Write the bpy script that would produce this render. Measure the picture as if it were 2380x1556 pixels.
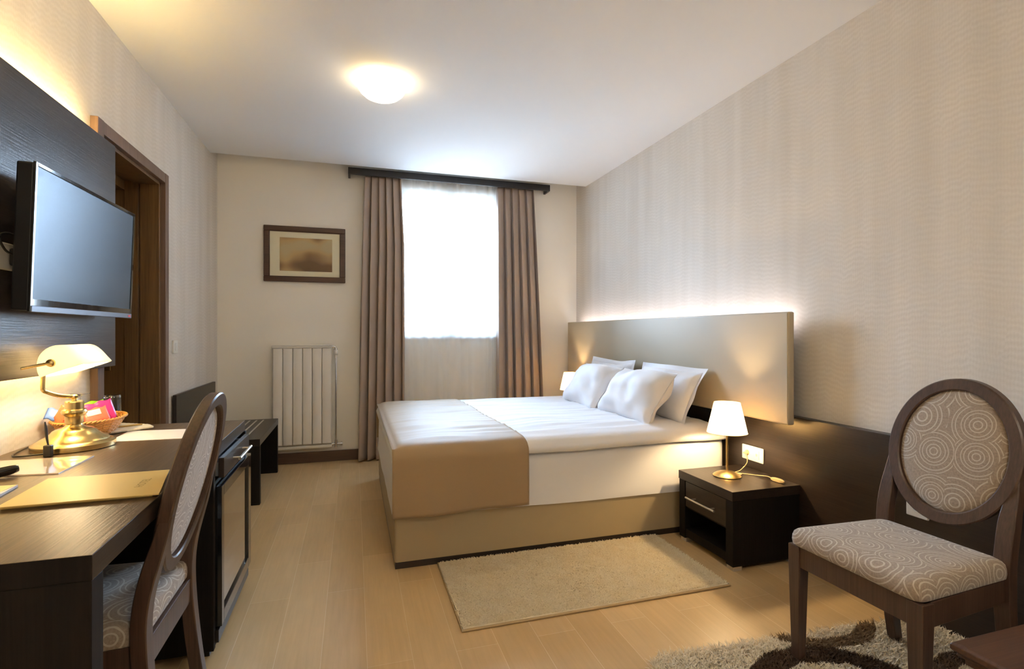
import bpy, bmesh, math, random
import numpy as np
from math import sin, cos, pi, radians as R
from mathutils import Vector, Matrix, noise
random.seed(7)
S = bpy.context.scene
C = S.collection
for o in list(bpy.data.objects):
    bpy.data.objects.remove(o)

# ------------------------------------------------------------------ camera, sky, exposure
cam = bpy.data.objects.new('camera', bpy.data.cameras.new('camera'))
C.objects.link(cam)
cam.location = (0, 0, 1.15)
cam.rotation_euler = (R(90), 0, -math.atan2(368, 1200))
cam.data.sensor_width = 36.0
cam.data.lens = 36.0 * 1200 / 2380
cam.data.shift_y = -4 / 2380
cam.data.clip_start = 0.02
S.camera = cam
S.view_settings.view_transform = 'Standard'
S.view_settings.look = 'None'
S.view_settings.gamma = 1
S.view_settings.use_curve_mapping = False
S.view_settings.exposure = 1.55
S.cycles.use_denoising = True
S.cycles.max_bounces = 10
S.cycles.diffuse_bounces = 5
S.cycles.glossy_bounces = 4
S.cycles.transparent_max_bounces = 16
S.cycles.transmission_bounces = 8
S.cycles.sample_clamp_indirect = 8
S.cycles.caustics_refractive = False
S.cycles.caustics_reflective = False

W = bpy.data.worlds.new('sky')
S.world = W
W.use_nodes = True
# overcast sky above a dimmer street and opposite houses
wn, wl = W.node_tree.nodes, W.node_tree.links
wt = wn.new('ShaderNodeTexCoord'); ws = wn.new('ShaderNodeSeparateXYZ'); wr = wn.new('ShaderNodeValToRGB')
wl.new(wt.outputs['Generated'], ws.inputs[0]); wl.new(ws.outputs['Z'], wr.inputs['Fac'])
wr.color_ramp.elements[0].position = 0.0; wr.color_ramp.elements[0].color = (0.14, 0.17, 0.20, 1)
wr.color_ramp.elements[1].position = 0.25; wr.color_ramp.elements[1].color = (0.52, 0.73, 1.0, 1)
wl.new(wr.outputs['Color'], wn['Background'].inputs[0])
wn['Background'].inputs[1].default_value = 40.0

XL, XR, YB, YF, ZC, ZT = -1.103, 2.20, 4.906, -1.7, 2.60, 2.76
WARM = (1.0, 0.76, 0.46)
E_CEIL, E_LED_R, E_LED_L, P_BED, P_DESK = 4.0, 5.5, 52.0, 300.0, 55.0

pl = bpy.data.lights.new('window_daylight', 'AREA')
pl.shape = 'RECTANGLE'; pl.size = 1.1; pl.size_y = 1.50
pl.cycles.is_portal = True
po = bpy.data.objects.new('window_daylight', pl)
C.objects.link(po)
po.location = (0.89, YB + 0.30, 1.85)
po.rotation_euler = (R(-90), 0, 0)

# ------------------------------------------------------------------ materials
def nmat(name):
    m = bpy.data.materials.new(name); m.use_nodes = True
    nt = m.node_tree
    return m, nt, nt.nodes, nt.links, nt.nodes['Principled BSDF']

def plain(name, col, rough=0.5, metal=0.0, spec=0.5, sheen=0.0, coat=0.0):
    m, nt, N, L, B = nmat(name)
    B.inputs['Base Color'].default_value = (*col, 1)
    B.inputs['Roughness'].default_value = rough
    B.inputs['Metallic'].default_value = metal
    B.inputs['Specular IOR Level'].default_value = spec
    B.inputs['Sheen Weight'].default_value = sheen
    B.inputs['Coat Weight'].default_value = coat
    return m

def emis(name, col, s):
    m, nt, N, L, B = nmat(name)
    B.inputs['Base Color'].default_value = (*col, 1)
    B.inputs['Emission Color'].default_value = (*col, 1)
    B.inputs['Emission Strength'].default_value = s
    return m

def vec(nt, scale=(1, 1, 1), kind='Object', rot=(0, 0, 0), loc=(0, 0, 0)):
    t = nt.nodes.new('ShaderNodeTexCoord'); mp = nt.nodes.new('ShaderNodeMapping')
    mp.inputs['Scale'].default_value = scale
    mp.inputs['Rotation'].default_value = rot
    mp.inputs['Location'].default_value = loc
    nt.links.new(t.outputs[kind], mp.inputs['Vector'])
    return mp.outputs['Vector']

def tex_noise(nt, v, scale, detail=4, rough=0.55, dist=0):
    n = nt.nodes.new('ShaderNodeTexNoise')
    n.inputs['Scale'].default_value = scale
    n.inputs['Detail'].default_value = detail
    n.inputs['Roughness'].default_value = rough
    n.inputs['Distortion'].default_value = dist
    nt.links.new(v, n.inputs['Vector'])
    return n.outputs['Fac']

def ramp(nt, fac, stops, interp='LINEAR'):
    r = nt.nodes.new('ShaderNodeValToRGB')
    r.color_ramp.interpolation = interp
    el = r.color_ramp.elements
    while len(el) < len(stops): el.new(0.5)
    for e, (p, c) in zip(el, stops):
        e.position = p; e.color = (*c, 1) if len(c) == 3 else c
    nt.links.new(fac, r.inputs['Fac'])
    return r.outputs['Color']

def bump(nt, h, B, strength=0.3, dist=0.002):
    b = nt.nodes.new('ShaderNodeBump')
    b.inputs['Strength'].default_value = strength
    b.inputs['Distance'].default_value = dist
    nt.links.new(h, b.inputs['Height'])
    nt.links.new(b.outputs['Normal'], B.inputs['Normal'])

def math_node(nt, op, a, b=None, c=None):
    n = nt.nodes.new('ShaderNodeMath'); n.operation = op
    for i, x in enumerate((a, b, c)):
        if x is None: continue
        if isinstance(x, (int, float)): n.inputs[i].default_value = x
        else: nt.links.new(x, n.inputs[i])
    return n.outputs[0]

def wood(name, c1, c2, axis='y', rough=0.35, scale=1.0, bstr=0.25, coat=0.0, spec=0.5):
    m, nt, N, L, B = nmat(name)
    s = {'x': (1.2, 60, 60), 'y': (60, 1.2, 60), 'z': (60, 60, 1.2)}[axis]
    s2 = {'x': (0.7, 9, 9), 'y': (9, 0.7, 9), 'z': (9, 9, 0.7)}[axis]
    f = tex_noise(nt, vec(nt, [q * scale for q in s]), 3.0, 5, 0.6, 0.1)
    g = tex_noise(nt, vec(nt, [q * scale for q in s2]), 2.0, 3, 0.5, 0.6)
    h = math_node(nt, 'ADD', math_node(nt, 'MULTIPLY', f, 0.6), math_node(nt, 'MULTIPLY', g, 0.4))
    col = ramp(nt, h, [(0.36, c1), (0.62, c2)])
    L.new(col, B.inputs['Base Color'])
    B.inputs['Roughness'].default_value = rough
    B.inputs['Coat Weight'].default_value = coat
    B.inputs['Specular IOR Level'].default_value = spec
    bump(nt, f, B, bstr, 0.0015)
    return m

def wallpaper(name, c1, c2, axis):
    # woven paper: short wavy horizontal ridges broken into vertical stripes
    m, nt, N, L, B = nmat(name)
    w = N.new('ShaderNodeTexWave'); w.wave_type = 'BANDS'; w.bands_direction = 'Z'
    w.inputs['Scale'].default_value = 13.0
    w.inputs['Distortion'].default_value = 5.0
    w.inputs['Detail'].default_value = 2.0
    w.inputs['Detail Scale'].default_value = 0.9
    t0 = N.new('ShaderNodeTexCoord'); s0 = N.new('ShaderNodeSeparateXYZ'); L.new(t0.outputs['Object'], s0.inputs[0])
    colj = math_node(nt, 'ADD', s0.outputs['Y'], math_node(nt, 'MULTIPLY', tex_noise(nt, vec(nt, (1, 2, 5)), 2.0, 2), 0.05))
    cell = math_node(nt, 'FLOOR', math_node(nt, 'DIVIDE', colj, 0.105))
    wn_ = N.new('ShaderNodeTexWhiteNoise'); wn_.noise_dimensions = '1D'; L.new(cell, wn_.inputs['W'])
    c0 = N.new('ShaderNodeCombineXYZ')
    L.new(math_node(nt, 'MULTIPLY', s0.outputs['Y'], 2.2), c0.inputs['Y'])
    tilt = math_node(nt, 'MULTIPLY', math_node(nt, 'MULTIPLY', math_node(nt, 'SUBTRACT', wn_.outputs['Value'], 0.5), 0.5), s0.outputs['Y'])
    L.new(math_node(nt, 'ADD', math_node(nt, 'ADD', s0.outputs['Z'], math_node(nt, 'MULTIPLY', wn_.outputs['Value'], 0.13)), tilt), c0.inputs['Z'])
    L.new(c0.outputs[0], w.inputs['Vector'])
    w2 = N.new('ShaderNodeTexWave'); w2.wave_type = 'BANDS'
    w2.bands_direction = 'Y'
    w2.inputs['Scale'].default_value = 30.0
    w2.inputs['Distortion'].default_value = 5.0
    w2.inputs['Detail Scale'].default_value = 0.7
    L.new(vec(nt), w2.inputs['Vector'])
    st = tex_noise(nt, vec(nt, (1, 9, 0.6)), 1.0, 2)
    st2 = tex_noise(nt, vec(nt, (1, 5, 4)), 1.7, 2)
    fine = tex_noise(nt, vec(nt, (40, 40, 90)), 3, 3)
    k = math_node(nt, 'MULTIPLY', w.outputs['Fac'], math_node(nt, 'ADD', math_node(nt, 'MULTIPLY', st2, 1.4), -0.15))
    k = math_node(nt, 'ADD', k, math_node(nt, 'MULTIPLY', w2.outputs['Fac'], 0.30))
    k = math_node(nt, 'ADD', k, math_node(nt, 'MULTIPLY', fine, 0.7))
    kk = math_node(nt, 'ADD', math_node(nt, 'MULTIPLY', k, 0.24), math_node(nt, 'MULTIPLY', st, 0.62))
    L.new(ramp(nt, kk, [(0.30, c1), (0.85, c2)]), B.inputs['Base Color'])
    B.inputs['Roughness'].default_value = 0.75
    B.inputs['Specular IOR Level'].default_value = 0.25
    bump(nt, k, B, 0.14, 0.0020)
    return m

def fabric(name, c, rough=0.8, sheen=0.2, bs=0.15, var=0.06):
    m, nt, N, L, B = nmat(name)
    f = tex_noise(nt, vec(nt), 420, 2)
    g = tex_noise(nt, vec(nt), 3.5, 3)
    mix = math_node(nt, 'ADD', math_node(nt, 'MULTIPLY', f, 0.5), math_node(nt, 'MULTIPLY', g, 0.5))
    L.new(ramp(nt, mix, [(0.3, tuple(q * (1 - var) for q in c)), (0.7, tuple(min(1, q * (1 + var)) for q in c))]), B.inputs['Base Color'])
    B.inputs['Roughness'].default_value = rough
    B.inputs['Sheen Weight'].default_value = sheen
    B.inputs['Specular IOR Level'].default_value = 0.2
    bump(nt, f, B, bs, 0.0006)
    return m

def circles(name, base, line):
    m, nt, N, L, B = nmat(name)
    uv = vec(nt, (1, 1, 1), 'UV')
    def layer(scale, off, edges):
        v = N.new('ShaderNodeTexVoronoi'); v.voronoi_dimensions = '2D'
        v.inputs['Scale'].default_value = scale
        v.inputs['Randomness'].default_value = 0.62
        mp = N.new('ShaderNodeMapping'); mp.inputs['Location'].default_value = off
        L.new(uv, mp.inputs['Vector']); L.new(mp.outputs['Vector'], v.inputs['Vector'])
        sep = N.new('ShaderNodeSeparateColor'); L.new(v.outputs['Color'], sep.inputs[0])
        sc = math_node(nt, 'ADD', math_node(nt, 'MULTIPLY', sep.outputs[0], 0.45), 0.78)
        d = math_node(nt, 'DIVIDE', v.outputs['Distance'], sc)
        st = [(0.0, (0, 0, 0))]
        for e, wd in edges:
            st += [(e, (1, 1, 1)), (e + wd, (0, 0, 0))]
        return ramp(nt, d, st, 'CONSTANT')
    mx = layer(8.6, (0.3, 0.2, 0), [(0.10, 0.035), (0.21, 0.032), (0.345, 0.028), (0.44, 0.028), (0.60, 0.03), (0.70, 0.028)])
    f = tex_noise(nt, uv, 160, 3)
    sat = ramp(nt, f, [(0.25, tuple(q * 0.72 for q in base)), (0.75, tuple(q * 1.2 for q in base))])
    mix = N.new('ShaderNodeMix'); mix.data_type = 'RGBA'
    L.new(math_node(nt, 'MULTIPLY', mx, 0.85), mix.inputs['Factor'])
    L.new(sat, mix.inputs['A']); mix.inputs['B'].default_value = (*line, 1)
    L.new(mix.outputs['Result'], B.inputs['Base Color'])
    B.inputs['Roughness'].default_value = 0.75
    B.inputs['Sheen Weight'].default_value = 0.25
    B.inputs['Specular IOR Level'].default_value = 0.2
    bump(nt, math_node(nt, 'ADD', mx, math_node(nt, 'MULTIPLY', f, 0.5)), B, 0.3, 0.0012)
    return m

def floor_mat():
    m, nt, N, L, B = nmat('oak_planks')
    t = N.new('ShaderNodeTexCoord'); sp = N.new('ShaderNodeSeparateXYZ'); cb = N.new('ShaderNodeCombineXYZ')
    L.new(t.outputs['Object'], sp.inputs[0])
    L.new(sp.outputs['Y'], cb.inputs['X'])
    L.new(math_node(nt, 'ADD', sp.outputs['X'], 20 * 0.155 - 0.355 + 0.155), cb.inputs['Y'])
    br = N.new('ShaderNodeTexBrick')
    L.new(cb.outputs[0], br.inputs['Vector'])
    br.offset = 0.37; br.offset_frequency = 2
    br.inputs['Scale'].default_value = 1.0
    br.inputs['Brick Width'].default_value = 0.92
    br.inputs['Row Height'].default_value = 0.155
    br.inputs['Mortar Size'].default_value = 0.0011
    br.inputs['Mortar Smooth'].default_value = 0.1
    br.inputs['Color1'].default_value = (0.58, 0.405, 0.205, 1)
    br.inputs['Color2'].default_value = (0.66, 0.475, 0.26, 1)
    br.inputs['Mortar'].default_value = (0.74, 0.60, 0.40, 1)
    f = tex_noise(nt, vec(nt, (30, 1.6, 1)), 2.2, 5, 0.6, 0.3)
    g = tex_noise(nt, vec(nt, (5, 2.0, 1)), 1.2, 3)
    mx = N.new('ShaderNodeMix'); mx.data_type = 'RGBA'; mx.blend_type = 'MULTIPLY'
    mx.inputs['Factor'].default_value = 1.0
    L.new(br.outputs['Color'], mx.inputs['A'])
    h = math_node(nt, 'ADD', math_node(nt, 'MULTIPLY', f, 0.5), math_node(nt, 'MULTIPLY', g, 0.5))
    L.new(ramp(nt, h, [(0.3, (0.86, 0.84, 0.80)), (0.7, (1.06, 1.05, 1.03))]), mx.inputs['B'])
    L.new(mx.outputs['Result'], B.inputs['Base Color'])
    B.inputs['Roughness'].default_value = 0.38
    B.inputs['Specular IOR Level'].default_value = 0.45
    bump(nt, math_node(nt, 'SUBTRACT', math_node(nt, 'MULTIPLY', f, 0.15), br.outputs['Fac']), B, 0.25, 0.0012)
    return m

def sheer_mat():
    m, nt, N, L, B = nmat('sheer_voile')
    N.remove(B)
    o = N['Material Output']
    tr = N.new('ShaderNodeBsdfTransparent'); tl = N.new('ShaderNodeBsdfTranslucent'); df = N.new('ShaderNodeBsdfDiffuse')
    tl.inputs[0].default_value = (0.95, 0.95, 0.95, 1); df.inputs[0].default_value = (0.93, 0.92, 0.90, 1)
    a = N.new('ShaderNodeMixShader'); b = N.new('ShaderNodeMixShader')
    a.inputs[0].default_value = 0.5; b.inputs[0].default_value = 0.60
    L.new(tl.outputs[0], a.inputs[1]); L.new(df.outputs[0], a.inputs[2])
    L.new(tr.outputs[0], b.inputs[1]); L.new(a.outputs[0], b.inputs[2])
    L.new(b.outputs[0], o.inputs['Surface'])
    return m

def shade_mat(name, col, emit):
    m, nt, N, L, B = nmat(name)
    N.remove(B)
    o = N['Material Output']
    tl = N.new('ShaderNodeBsdfTranslucent'); df = N.new('ShaderNodeBsdfDiffuse')
    tl.inputs[0].default_value = (*col, 1); df.inputs[0].default_value = (*col, 1)
    a = N.new('ShaderNodeMixShader'); a.inputs[0].default_value = 0.45
    L.new(tl.outputs[0], a.inputs[1]); L.new(df.outputs[0], a.inputs[2])
    em = N.new('ShaderNodeEmission'); em.inputs[0].default_value = (*WARM, 1); em.inputs[1].default_value = emit
    ad = N.new('ShaderNodeAddShader')
    L.new(a.outputs[0], ad.inputs[0]); L.new(em.outputs[0], ad.inputs[1])
    L.new(ad.outputs[0], o.inputs['Surface'])
    return m

def pane_mat(name, gloss=0.1, tint=(1, 1, 1), rough=0.02):
    m, nt, N, L, B = nmat(name)
    N.remove(B)
    o = N['Material Output']
    tr = N.new('ShaderNodeBsdfTransparent'); tr.inputs[0].default_value = (*tint, 1)
    gl = N.new('ShaderNodeBsdfGlossy'); gl.inputs['Roughness'].default_value = rough
    fr = N.new('ShaderNodeFresnel'); fr.inputs[0].default_value = 1.5
    f = math_node(nt, 'ADD', fr.outputs[0], gloss)
    f = math_node(nt, 'MINIMUM', f, 1.0)
    a = N.new('ShaderNodeMixShader'); L.new(f, a.inputs[0])
    L.new(tr.outputs[0], a.inputs[1]); L.new(gl.outputs[0], a.inputs[2])
    L.new(a.outputs[0], o.inputs['Surface'])
    return m

def blur_print():
    m, nt, N, L, B = nmat('blurred_print')
    f = tex_noise(nt, vec(nt, (1, 1, 1.3), loc=(0.31, 0, 0.2)), 4.2, 1, 0.3)
    L.new(ramp(nt, f, [(0.36, (0.14, 0.075, 0.030)), (0.46, (0.28, 0.17, 0.075)), (0.56, (0.48, 0.33, 0.14)), (0.66, (0.46, 0.37, 0.21))]), B.inputs['Base Color'])
    B.inputs['Roughness'].default_value = 0.25
    return m

MT = dict(
    ceil=plain('ceiling_paint', (0.86, 0.855, 0.85), 0.9, spec=0.1),
    cream=plain('cream_paint', (0.89, 0.845, 0.76), 0.85, spec=0.15),
    paperR=wallpaper('wallpaper_right', (0.69, 0.635, 0.565), (0.84, 0.79, 0.73), 'x'),
    floor=floor_mat(),
    wenge_y=wood('wenge_along_y', (0.013, 0.009, 0.007), (0.030, 0.020, 0.015), 'y', 0.33),
    wenge_x=wood('wenge_along_x', (0.013, 0.009, 0.007), (0.030, 0.020, 0.015), 'x', 0.36),
    wenge_shade=wood('wenge_shaded_along_z', (0.0035, 0.0028, 0.0024), (0.009, 0.0065, 0.005), 'z', 0.6, spec=0.2),  # wenge darkened: shade on sides turned from the light put into the colour
    desk=wood('desk_wenge_lit', (0.048, 0.030, 0.016), (0.122, 0.079, 0.044), 'y', 0.36, 1.0, 0.5),  # golden lamp gloss on the desk top put into a lighter colour
    panelwood=wood('tv_panel_wenge', (0.024, 0.018, 0.017), (0.050, 0.039, 0.036), 'y', 0.30, 1.0, 0.35),
    door=wood('door_walnut', (0.12, 0.062, 0.020), (0.23, 0.125, 0.042), 'z', 0.40),
    casing=wood('casing_walnut', (0.14, 0.086, 0.062), (0.22, 0.14, 0.10), 'z', 0.42),
    darkdoor=wood('dark_door', (0.035, 0.018, 0.010), (0.065, 0.035, 0.018), 'z', 0.4),
    walnut=wood('chair_walnut', (0.044, 0.023, 0.014), (0.088, 0.050, 0.033), 'z', 0.36),
    ctable=wood('coffee_table_wood', (0.045, 0.018, 0.009), (0.085, 0.036, 0.018), 'x', 0.38),
    base_b=wood('baseboard_wood', (0.07, 0.038, 0.022), (0.12, 0.068, 0.042), 'x', 0.4),
    leather=plain('taupe_leatherette', (0.40, 0.315, 0.19), 0.42, spec=0.4),
    leather_h=plain('headboard_leatherette', (0.44, 0.375, 0.27), 0.38, spec=0.45),
    white=fabric('white_linen', (0.78, 0.775, 0.80), 0.75, 0.1, 0.1, 0.01),
    throw=fabric('taupe_satin_throw', (0.35, 0.245, 0.14), 0.6, 0.15, 0.15, 0.04),
    curtain=fabric('taupe_curtain', (0.40, 0.31, 0.25), 0.55, 0.3, 0.2, 0.05),
    sheer=sheer_mat(),
    black=plain('black_plastic', (0.012, 0.012, 0.013), 0.35),
    gloss=plain('gloss_black', (0.008, 0.008, 0.009), 0.08, coat=0.5),
    screen=plain('tv_screen', (0.02, 0.022, 0.026), 0.26, spec=0.38),
    pelmet=plain('black_brown_pelmet', (0.022, 0.019, 0.020), 0.4),
    whitep=plain('white_plastic', (0.82, 0.80, 0.76), 0.35),
    radiator=plain('radiator_enamel', (0.84, 0.81, 0.76), 0.32),
    chrome=plain('chrome', (0.75, 0.75, 0.76), 0.15, 1.0),
    steel=plain('brushed_steel', (0.66, 0.62, 0.56), 0.3, 1.0),
    foot=plain('satin_aluminium', (0.62, 0.58, 0.52), 0.42, 0.6),
    brass=plain('brushed_brass', (0.66, 0.50, 0.22), 0.26, 1.0),
    gold=plain('satin_gold', (0.72, 0.52, 0.22), 0.30, 1.0),
    envelope=plain('gold_card', (0.74, 0.55, 0.20), 0.45, 0.15),
    ink=plain('brown_ink', (0.42, 0.28, 0.08), 0.5),
    paper=plain('white_paper', (0.80, 0.76, 0.74), 0.55),
    lam=plain('laminated_card', (0.72, 0.60, 0.48), 0.12, coat=1.0),
    napkin=plain('ivory_cloth', (0.72, 0.66, 0.54), 0.8),
    wicker=plain('orange_wicker', (0.62, 0.30, 0.07), 0.42),
    bin=plain('ribbed_bin', (0.30, 0.23, 0.16), 0.5),
    fabric=circles('circle_pattern_fabric', (0.33, 0.26, 0.20), (0.54, 0.475, 0.39)),
    rug=plain('cream_pile', (0.92, 0.82, 0.62), 0.95, spec=0.05, sheen=0.3),
    rugedge=plain('rug_binding', (0.50, 0.38, 0.22), 0.9),
    pane=pane_mat('window_glass', 0.0),
    fridge=pane_mat('fridge_glass', 0.55, (0.6, 0.6, 0.6), 0.05),
    sash=plain('white_sash', (0.62, 0.64, 0.66), 0.4),
    strip=plain('aluminium_strip', (0.62, 0.58, 0.54), 0.4, 0.7),
    mat=plain('picture_mat', (0.78, 0.72, 0.52), 0.7),
    frame=wood('picture_frame_wood', (0.045, 0.018, 0.010), (0.09, 0.038, 0.022), 'x', 0.35),
    printm=blur_print(),
    shade=shade_mat('cream_lamp_shade', (0.90, 0.70, 0.40), 0.12),
    opal=shade_mat('opal_glass', (0.95, 0.90, 0.78), 0.06),
    dome=emis('lit_opal_dome', (1.0, 0.79, 0.46), E_CEIL),
    ledR=emis('cool_led', (1.0, 0.92, 0.95), E_LED_R),
    ledL=emis('warm_led', (1.0, 0.70, 0.26), E_LED_L),
    ledL2=emis('warm_led_dim', (1.0, 0.66, 0.22), E_LED_L * 0.20),
    bulb=emis('lit_bulb', (1.0, 0.72, 0.38), P_BED),
    tubelight=emis('lit_tube', (1.0, 0.76, 0.44), P_DESK),
    fill_dome=emis('lit_opal_dome_bright', (1.0, 0.88, 0.70), 29.0),  # stronger dome for the added lamp out of view
    cord=plain('cream_cord', (0.70, 0.52, 0.26), 0.4),
    blackcord=plain('black_cord', (0.02, 0.018, 0.016), 0.4),
    lining=plain('fridge_lining', (0.75, 0.72, 0.66), 0.5),
)
gm, nt_, N_, L_, B_ = nmat('clear_glass')
B_.inputs['Transmission Weight'].default_value = 1.0; B_.inputs['Roughness'].default_value = 0.02
B_.inputs['IOR'].default_value = 1.45
MT['glass'] = gm
MT['screen'].node_tree.nodes['Principled BSDF'].inputs['Specular Tint'].default_value = (0.60, 0.80, 1.0, 1)

# ------------------------------------------------------------------ mesh helpers
def nb(): return bmesh.new()

def box(bm, x0, x1, y0, y1, z0, z1):
    v = [bm.verts.new((x, y, z)) for z in (z0, z1) for y in (y0, y1) for x in (x0, x1)]
    for f in ((0, 2, 3, 1), (4, 5, 7, 6), (0, 1, 5, 4), (2, 6, 7, 3), (0, 4, 6, 2), (1, 3, 7, 5)):
        bm.faces.new([v[i] for i in f])
    return bm

def ring_join(bm, rings, cap=True, closed=False):
    n = len(rings[0])
    rr = list(zip(rings[:-1], rings[1:]))
    if closed: rr.append((rings[-1], rings[0]))
    for a, b in rr:
        for i in range(n):
            j = (i + 1) % n
            bm.faces.new((a[i], a[j], b[j], b[i]))
    if cap and not closed:
        bm.faces.new(rings[0][::-1]); bm.faces.new(rings[-1])

def tube(bm, pts, r, seg=10, closed=False, rect=None, up=(0, 0, 1)):
    pts = [Vector(p) for p in pts]; n = len(pts)
    rs = r if isinstance(r, (list, tuple)) else [r] * n
    rings = []
    for i, p in enumerate(pts):
        if closed: d = pts[(i + 1) % n] - pts[i - 1]
        else: d = pts[min(i + 1, n - 1)] - pts[max(i - 1, 0)]
        d.normalize()
        u = Vector(up)
        if abs(d.dot(u)) > 0.98: u = Vector((1, 0, 0))
        a = d.cross(u).normalized(); b = a.cross(d).normalized()
        if rect:
            w, h = rect[i] if isinstance(rect, list) else rect
            co = [a * w + b * h, a * w - b * h, -a * w - b * h, -a * w + b * h]
        else:
            co = [(a * cos(2 * pi * k / seg) + b * sin(2 * pi * k / seg)) * rs[i] for k in range(seg)]
        rings.append([bm.verts.new(p + c) for c in co])
    ring_join(bm, rings, True, closed)
    return bm

def smoothpts(pts, k=6):
    P = [Vector(p) for p in pts]; out = []
    for i in range(len(P) - 1):
        p0 = P[max(i - 1, 0)]; p1 = P[i]; p2 = P[i + 1]; p3 = P[min(i + 2, len(P) - 1)]
        for s in range(k):
            t = s / k
            out.append(0.5 * ((2 * p1) + (p2 - p0) * t + (2 * p0 - 5 * p1 + 4 * p2 - p3) * t * t + (3 * p1 - p0 - 3 * p2 + p3) * t ** 3))
    out.append(P[-1]); return out

def cyl(bm, p0, p1, r0, r1=None, seg=16):
    return tube(bm, [p0, p1], [r0, r0 if r1 is None else r1], seg)

def lathe(bm, prof, c=(0, 0, 0), seg=40, sx=1, sy=1, cap=True):
    rings = []
    for r, z in prof:
        rings.append([bm.verts.new((c[0] + sx * r * cos(2 * pi * k / seg), c[1] + sy * r * sin(2 * pi * k / seg), c[2] + z)) for k in range(seg)])
    ring_join(bm, rings, cap)
    return bm

def surf(bm, f, nu, nv):
    g = [[bm.verts.new(f(i / nu, j / nv)) for j in range(nv + 1)] for i in range(nu + 1)]
    for i in range(nu):
        for j in range(nv):
            bm.faces.new((g[i][j], g[i + 1][j], g[i + 1][j + 1], g[i][j + 1]))
    return g

def obj(name, bm, m, parent=None, smooth=None, bevel=0, solid=0, sub=0):
    me = bpy.data.meshes.new(name)
    bmesh.ops.recalc_face_normals(bm, faces=bm.faces)
    bm.to_mesh(me); bm.free()
    root = parent
    while root is not None and root.parent is not None: root = root.parent
    if root is not None: me.transform(Matrix.Translation(-root.location))
    o = bpy.data.objects.new(name, me); C.objects.link(o)
    if parent is not None: o.parent = parent
    me.materials.append(MT[m] if isinstance(m, str) else m)
    if smooth is not None:
        for p in me.polygons: p.use_smooth = True
        if smooth < 180: me.set_sharp_from_angle(angle=R(smooth))
    if bevel:
        b = o.modifiers.new('bevel', 'BEVEL'); b.width = bevel; b.segments = 2; b.limit_method = 'ANGLE'; b.angle_limit = R(40)
    if solid:
        s = o.modifiers.new('solid', 'SOLIDIFY'); s.thickness = solid; s.offset = 0
    if sub:
        s = o.modifiers.new('sub', 'SUBSURF'); s.levels = sub; s.render_levels = sub
    return o

def tag(o, label, cat, group=None):
    o['label'] = label; o['category'] = cat
    if group: o['group'] = group
    return o

def thing(name, loc, label, cat, group=None):
    o = bpy.data.objects.new(name, None); o.location = loc; o.empty_display_size = 0.05
    C.objects.link(o)
    return tag(o, label, cat, group)

def struct(name, bm, m, parent=None, **k):
    o = obj(name, bm, m, parent, **k)
    if parent is None: o['kind'] = 'structure'
    return o

def copy_thing(root, loc, label, rz=0):
    def cp(o, par):
        c = o.copy(); C.objects.link(c)
        if par is not None: c.parent = par
        for ch in list(o.children): cp(ch, c)
        return c
    c = cp(root, None); c.location = loc; c.rotation_euler = (0, 0, rz); c['label'] = label
    return c

def lamp(name, loc, power, r, parent, col=WARM):
    l = bpy.data.lights.new(name, 'POINT'); l.energy = power; l.shadow_soft_size = r; l.color = col
    o = bpy.data.objects.new(name, l); C.objects.link(o)
    o.parent = parent; o.location = Vector(loc) - parent.location
    return o

# ------------------------------------------------------------------ room shell
struct('floor', box(nb(), XL - 0.35, XR + 0.1, YF - 0.1, YB + 0.3, -0.1, 0), 'floor')
b = box(nb(), XL - 0.1, XR + 0.1, YF - 0.1, 4.68, ZC, ZT + 0.1)
box(b, XL - 0.1, XR + 0.1, 4.68, YB + 0.25, ZT, ZT + 0.1)
struct('ceiling', b, 'ceil')
struct('wall_right', box(nb(), XR, XR + 0.1, YF - 0.1, YB + 0.1, 0, ZT), 'paperR')
struct('wall_front', box(nb(), XL - 0.1, XR + 0.1, YF - 0.1, YF, 0, ZT), 'cream')
DY0, DY1, DZ = 2.76, 3.555, 2.045
b = box(nb(), XL - 0.1, XL, YF - 0.1, DY0, 0, ZT)
box(b, XL - 0.1, XL, DY1, YB + 0.1, 0, ZT)
box(b, XL - 0.1, XL, DY0, DY1, DZ, ZT)
struct('wall_left', b, 'paperR')
WX0, WX1, WZ0, WZ1 = 0.36, 1.42, 1.12, 2.505
b = box(nb(), XL - 0.1, WX0, YB, YB + 0.25, 0, ZT)
box(b, WX1, XR + 0.1, YB, YB + 0.25, 0, ZT)
box(b, WX0, WX1, YB, YB + 0.25, 0, WZ0)
box(b, WX0, WX1, YB, YB + 0.25, WZ1, ZT)
struct('wall_back', b, 'cream')
struct('baseboard_back', box(nb(), XL, XR - 0.05, YB - 0.018, YB, 0, 0.095), 'base_b', bevel=0.003)
struct('baseboard_left', box(nb(), XL, XL + 0.016, DY1 + 0.06, YB - 0.02, 0, 0.095), 'base_b', bevel=0.003)

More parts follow.
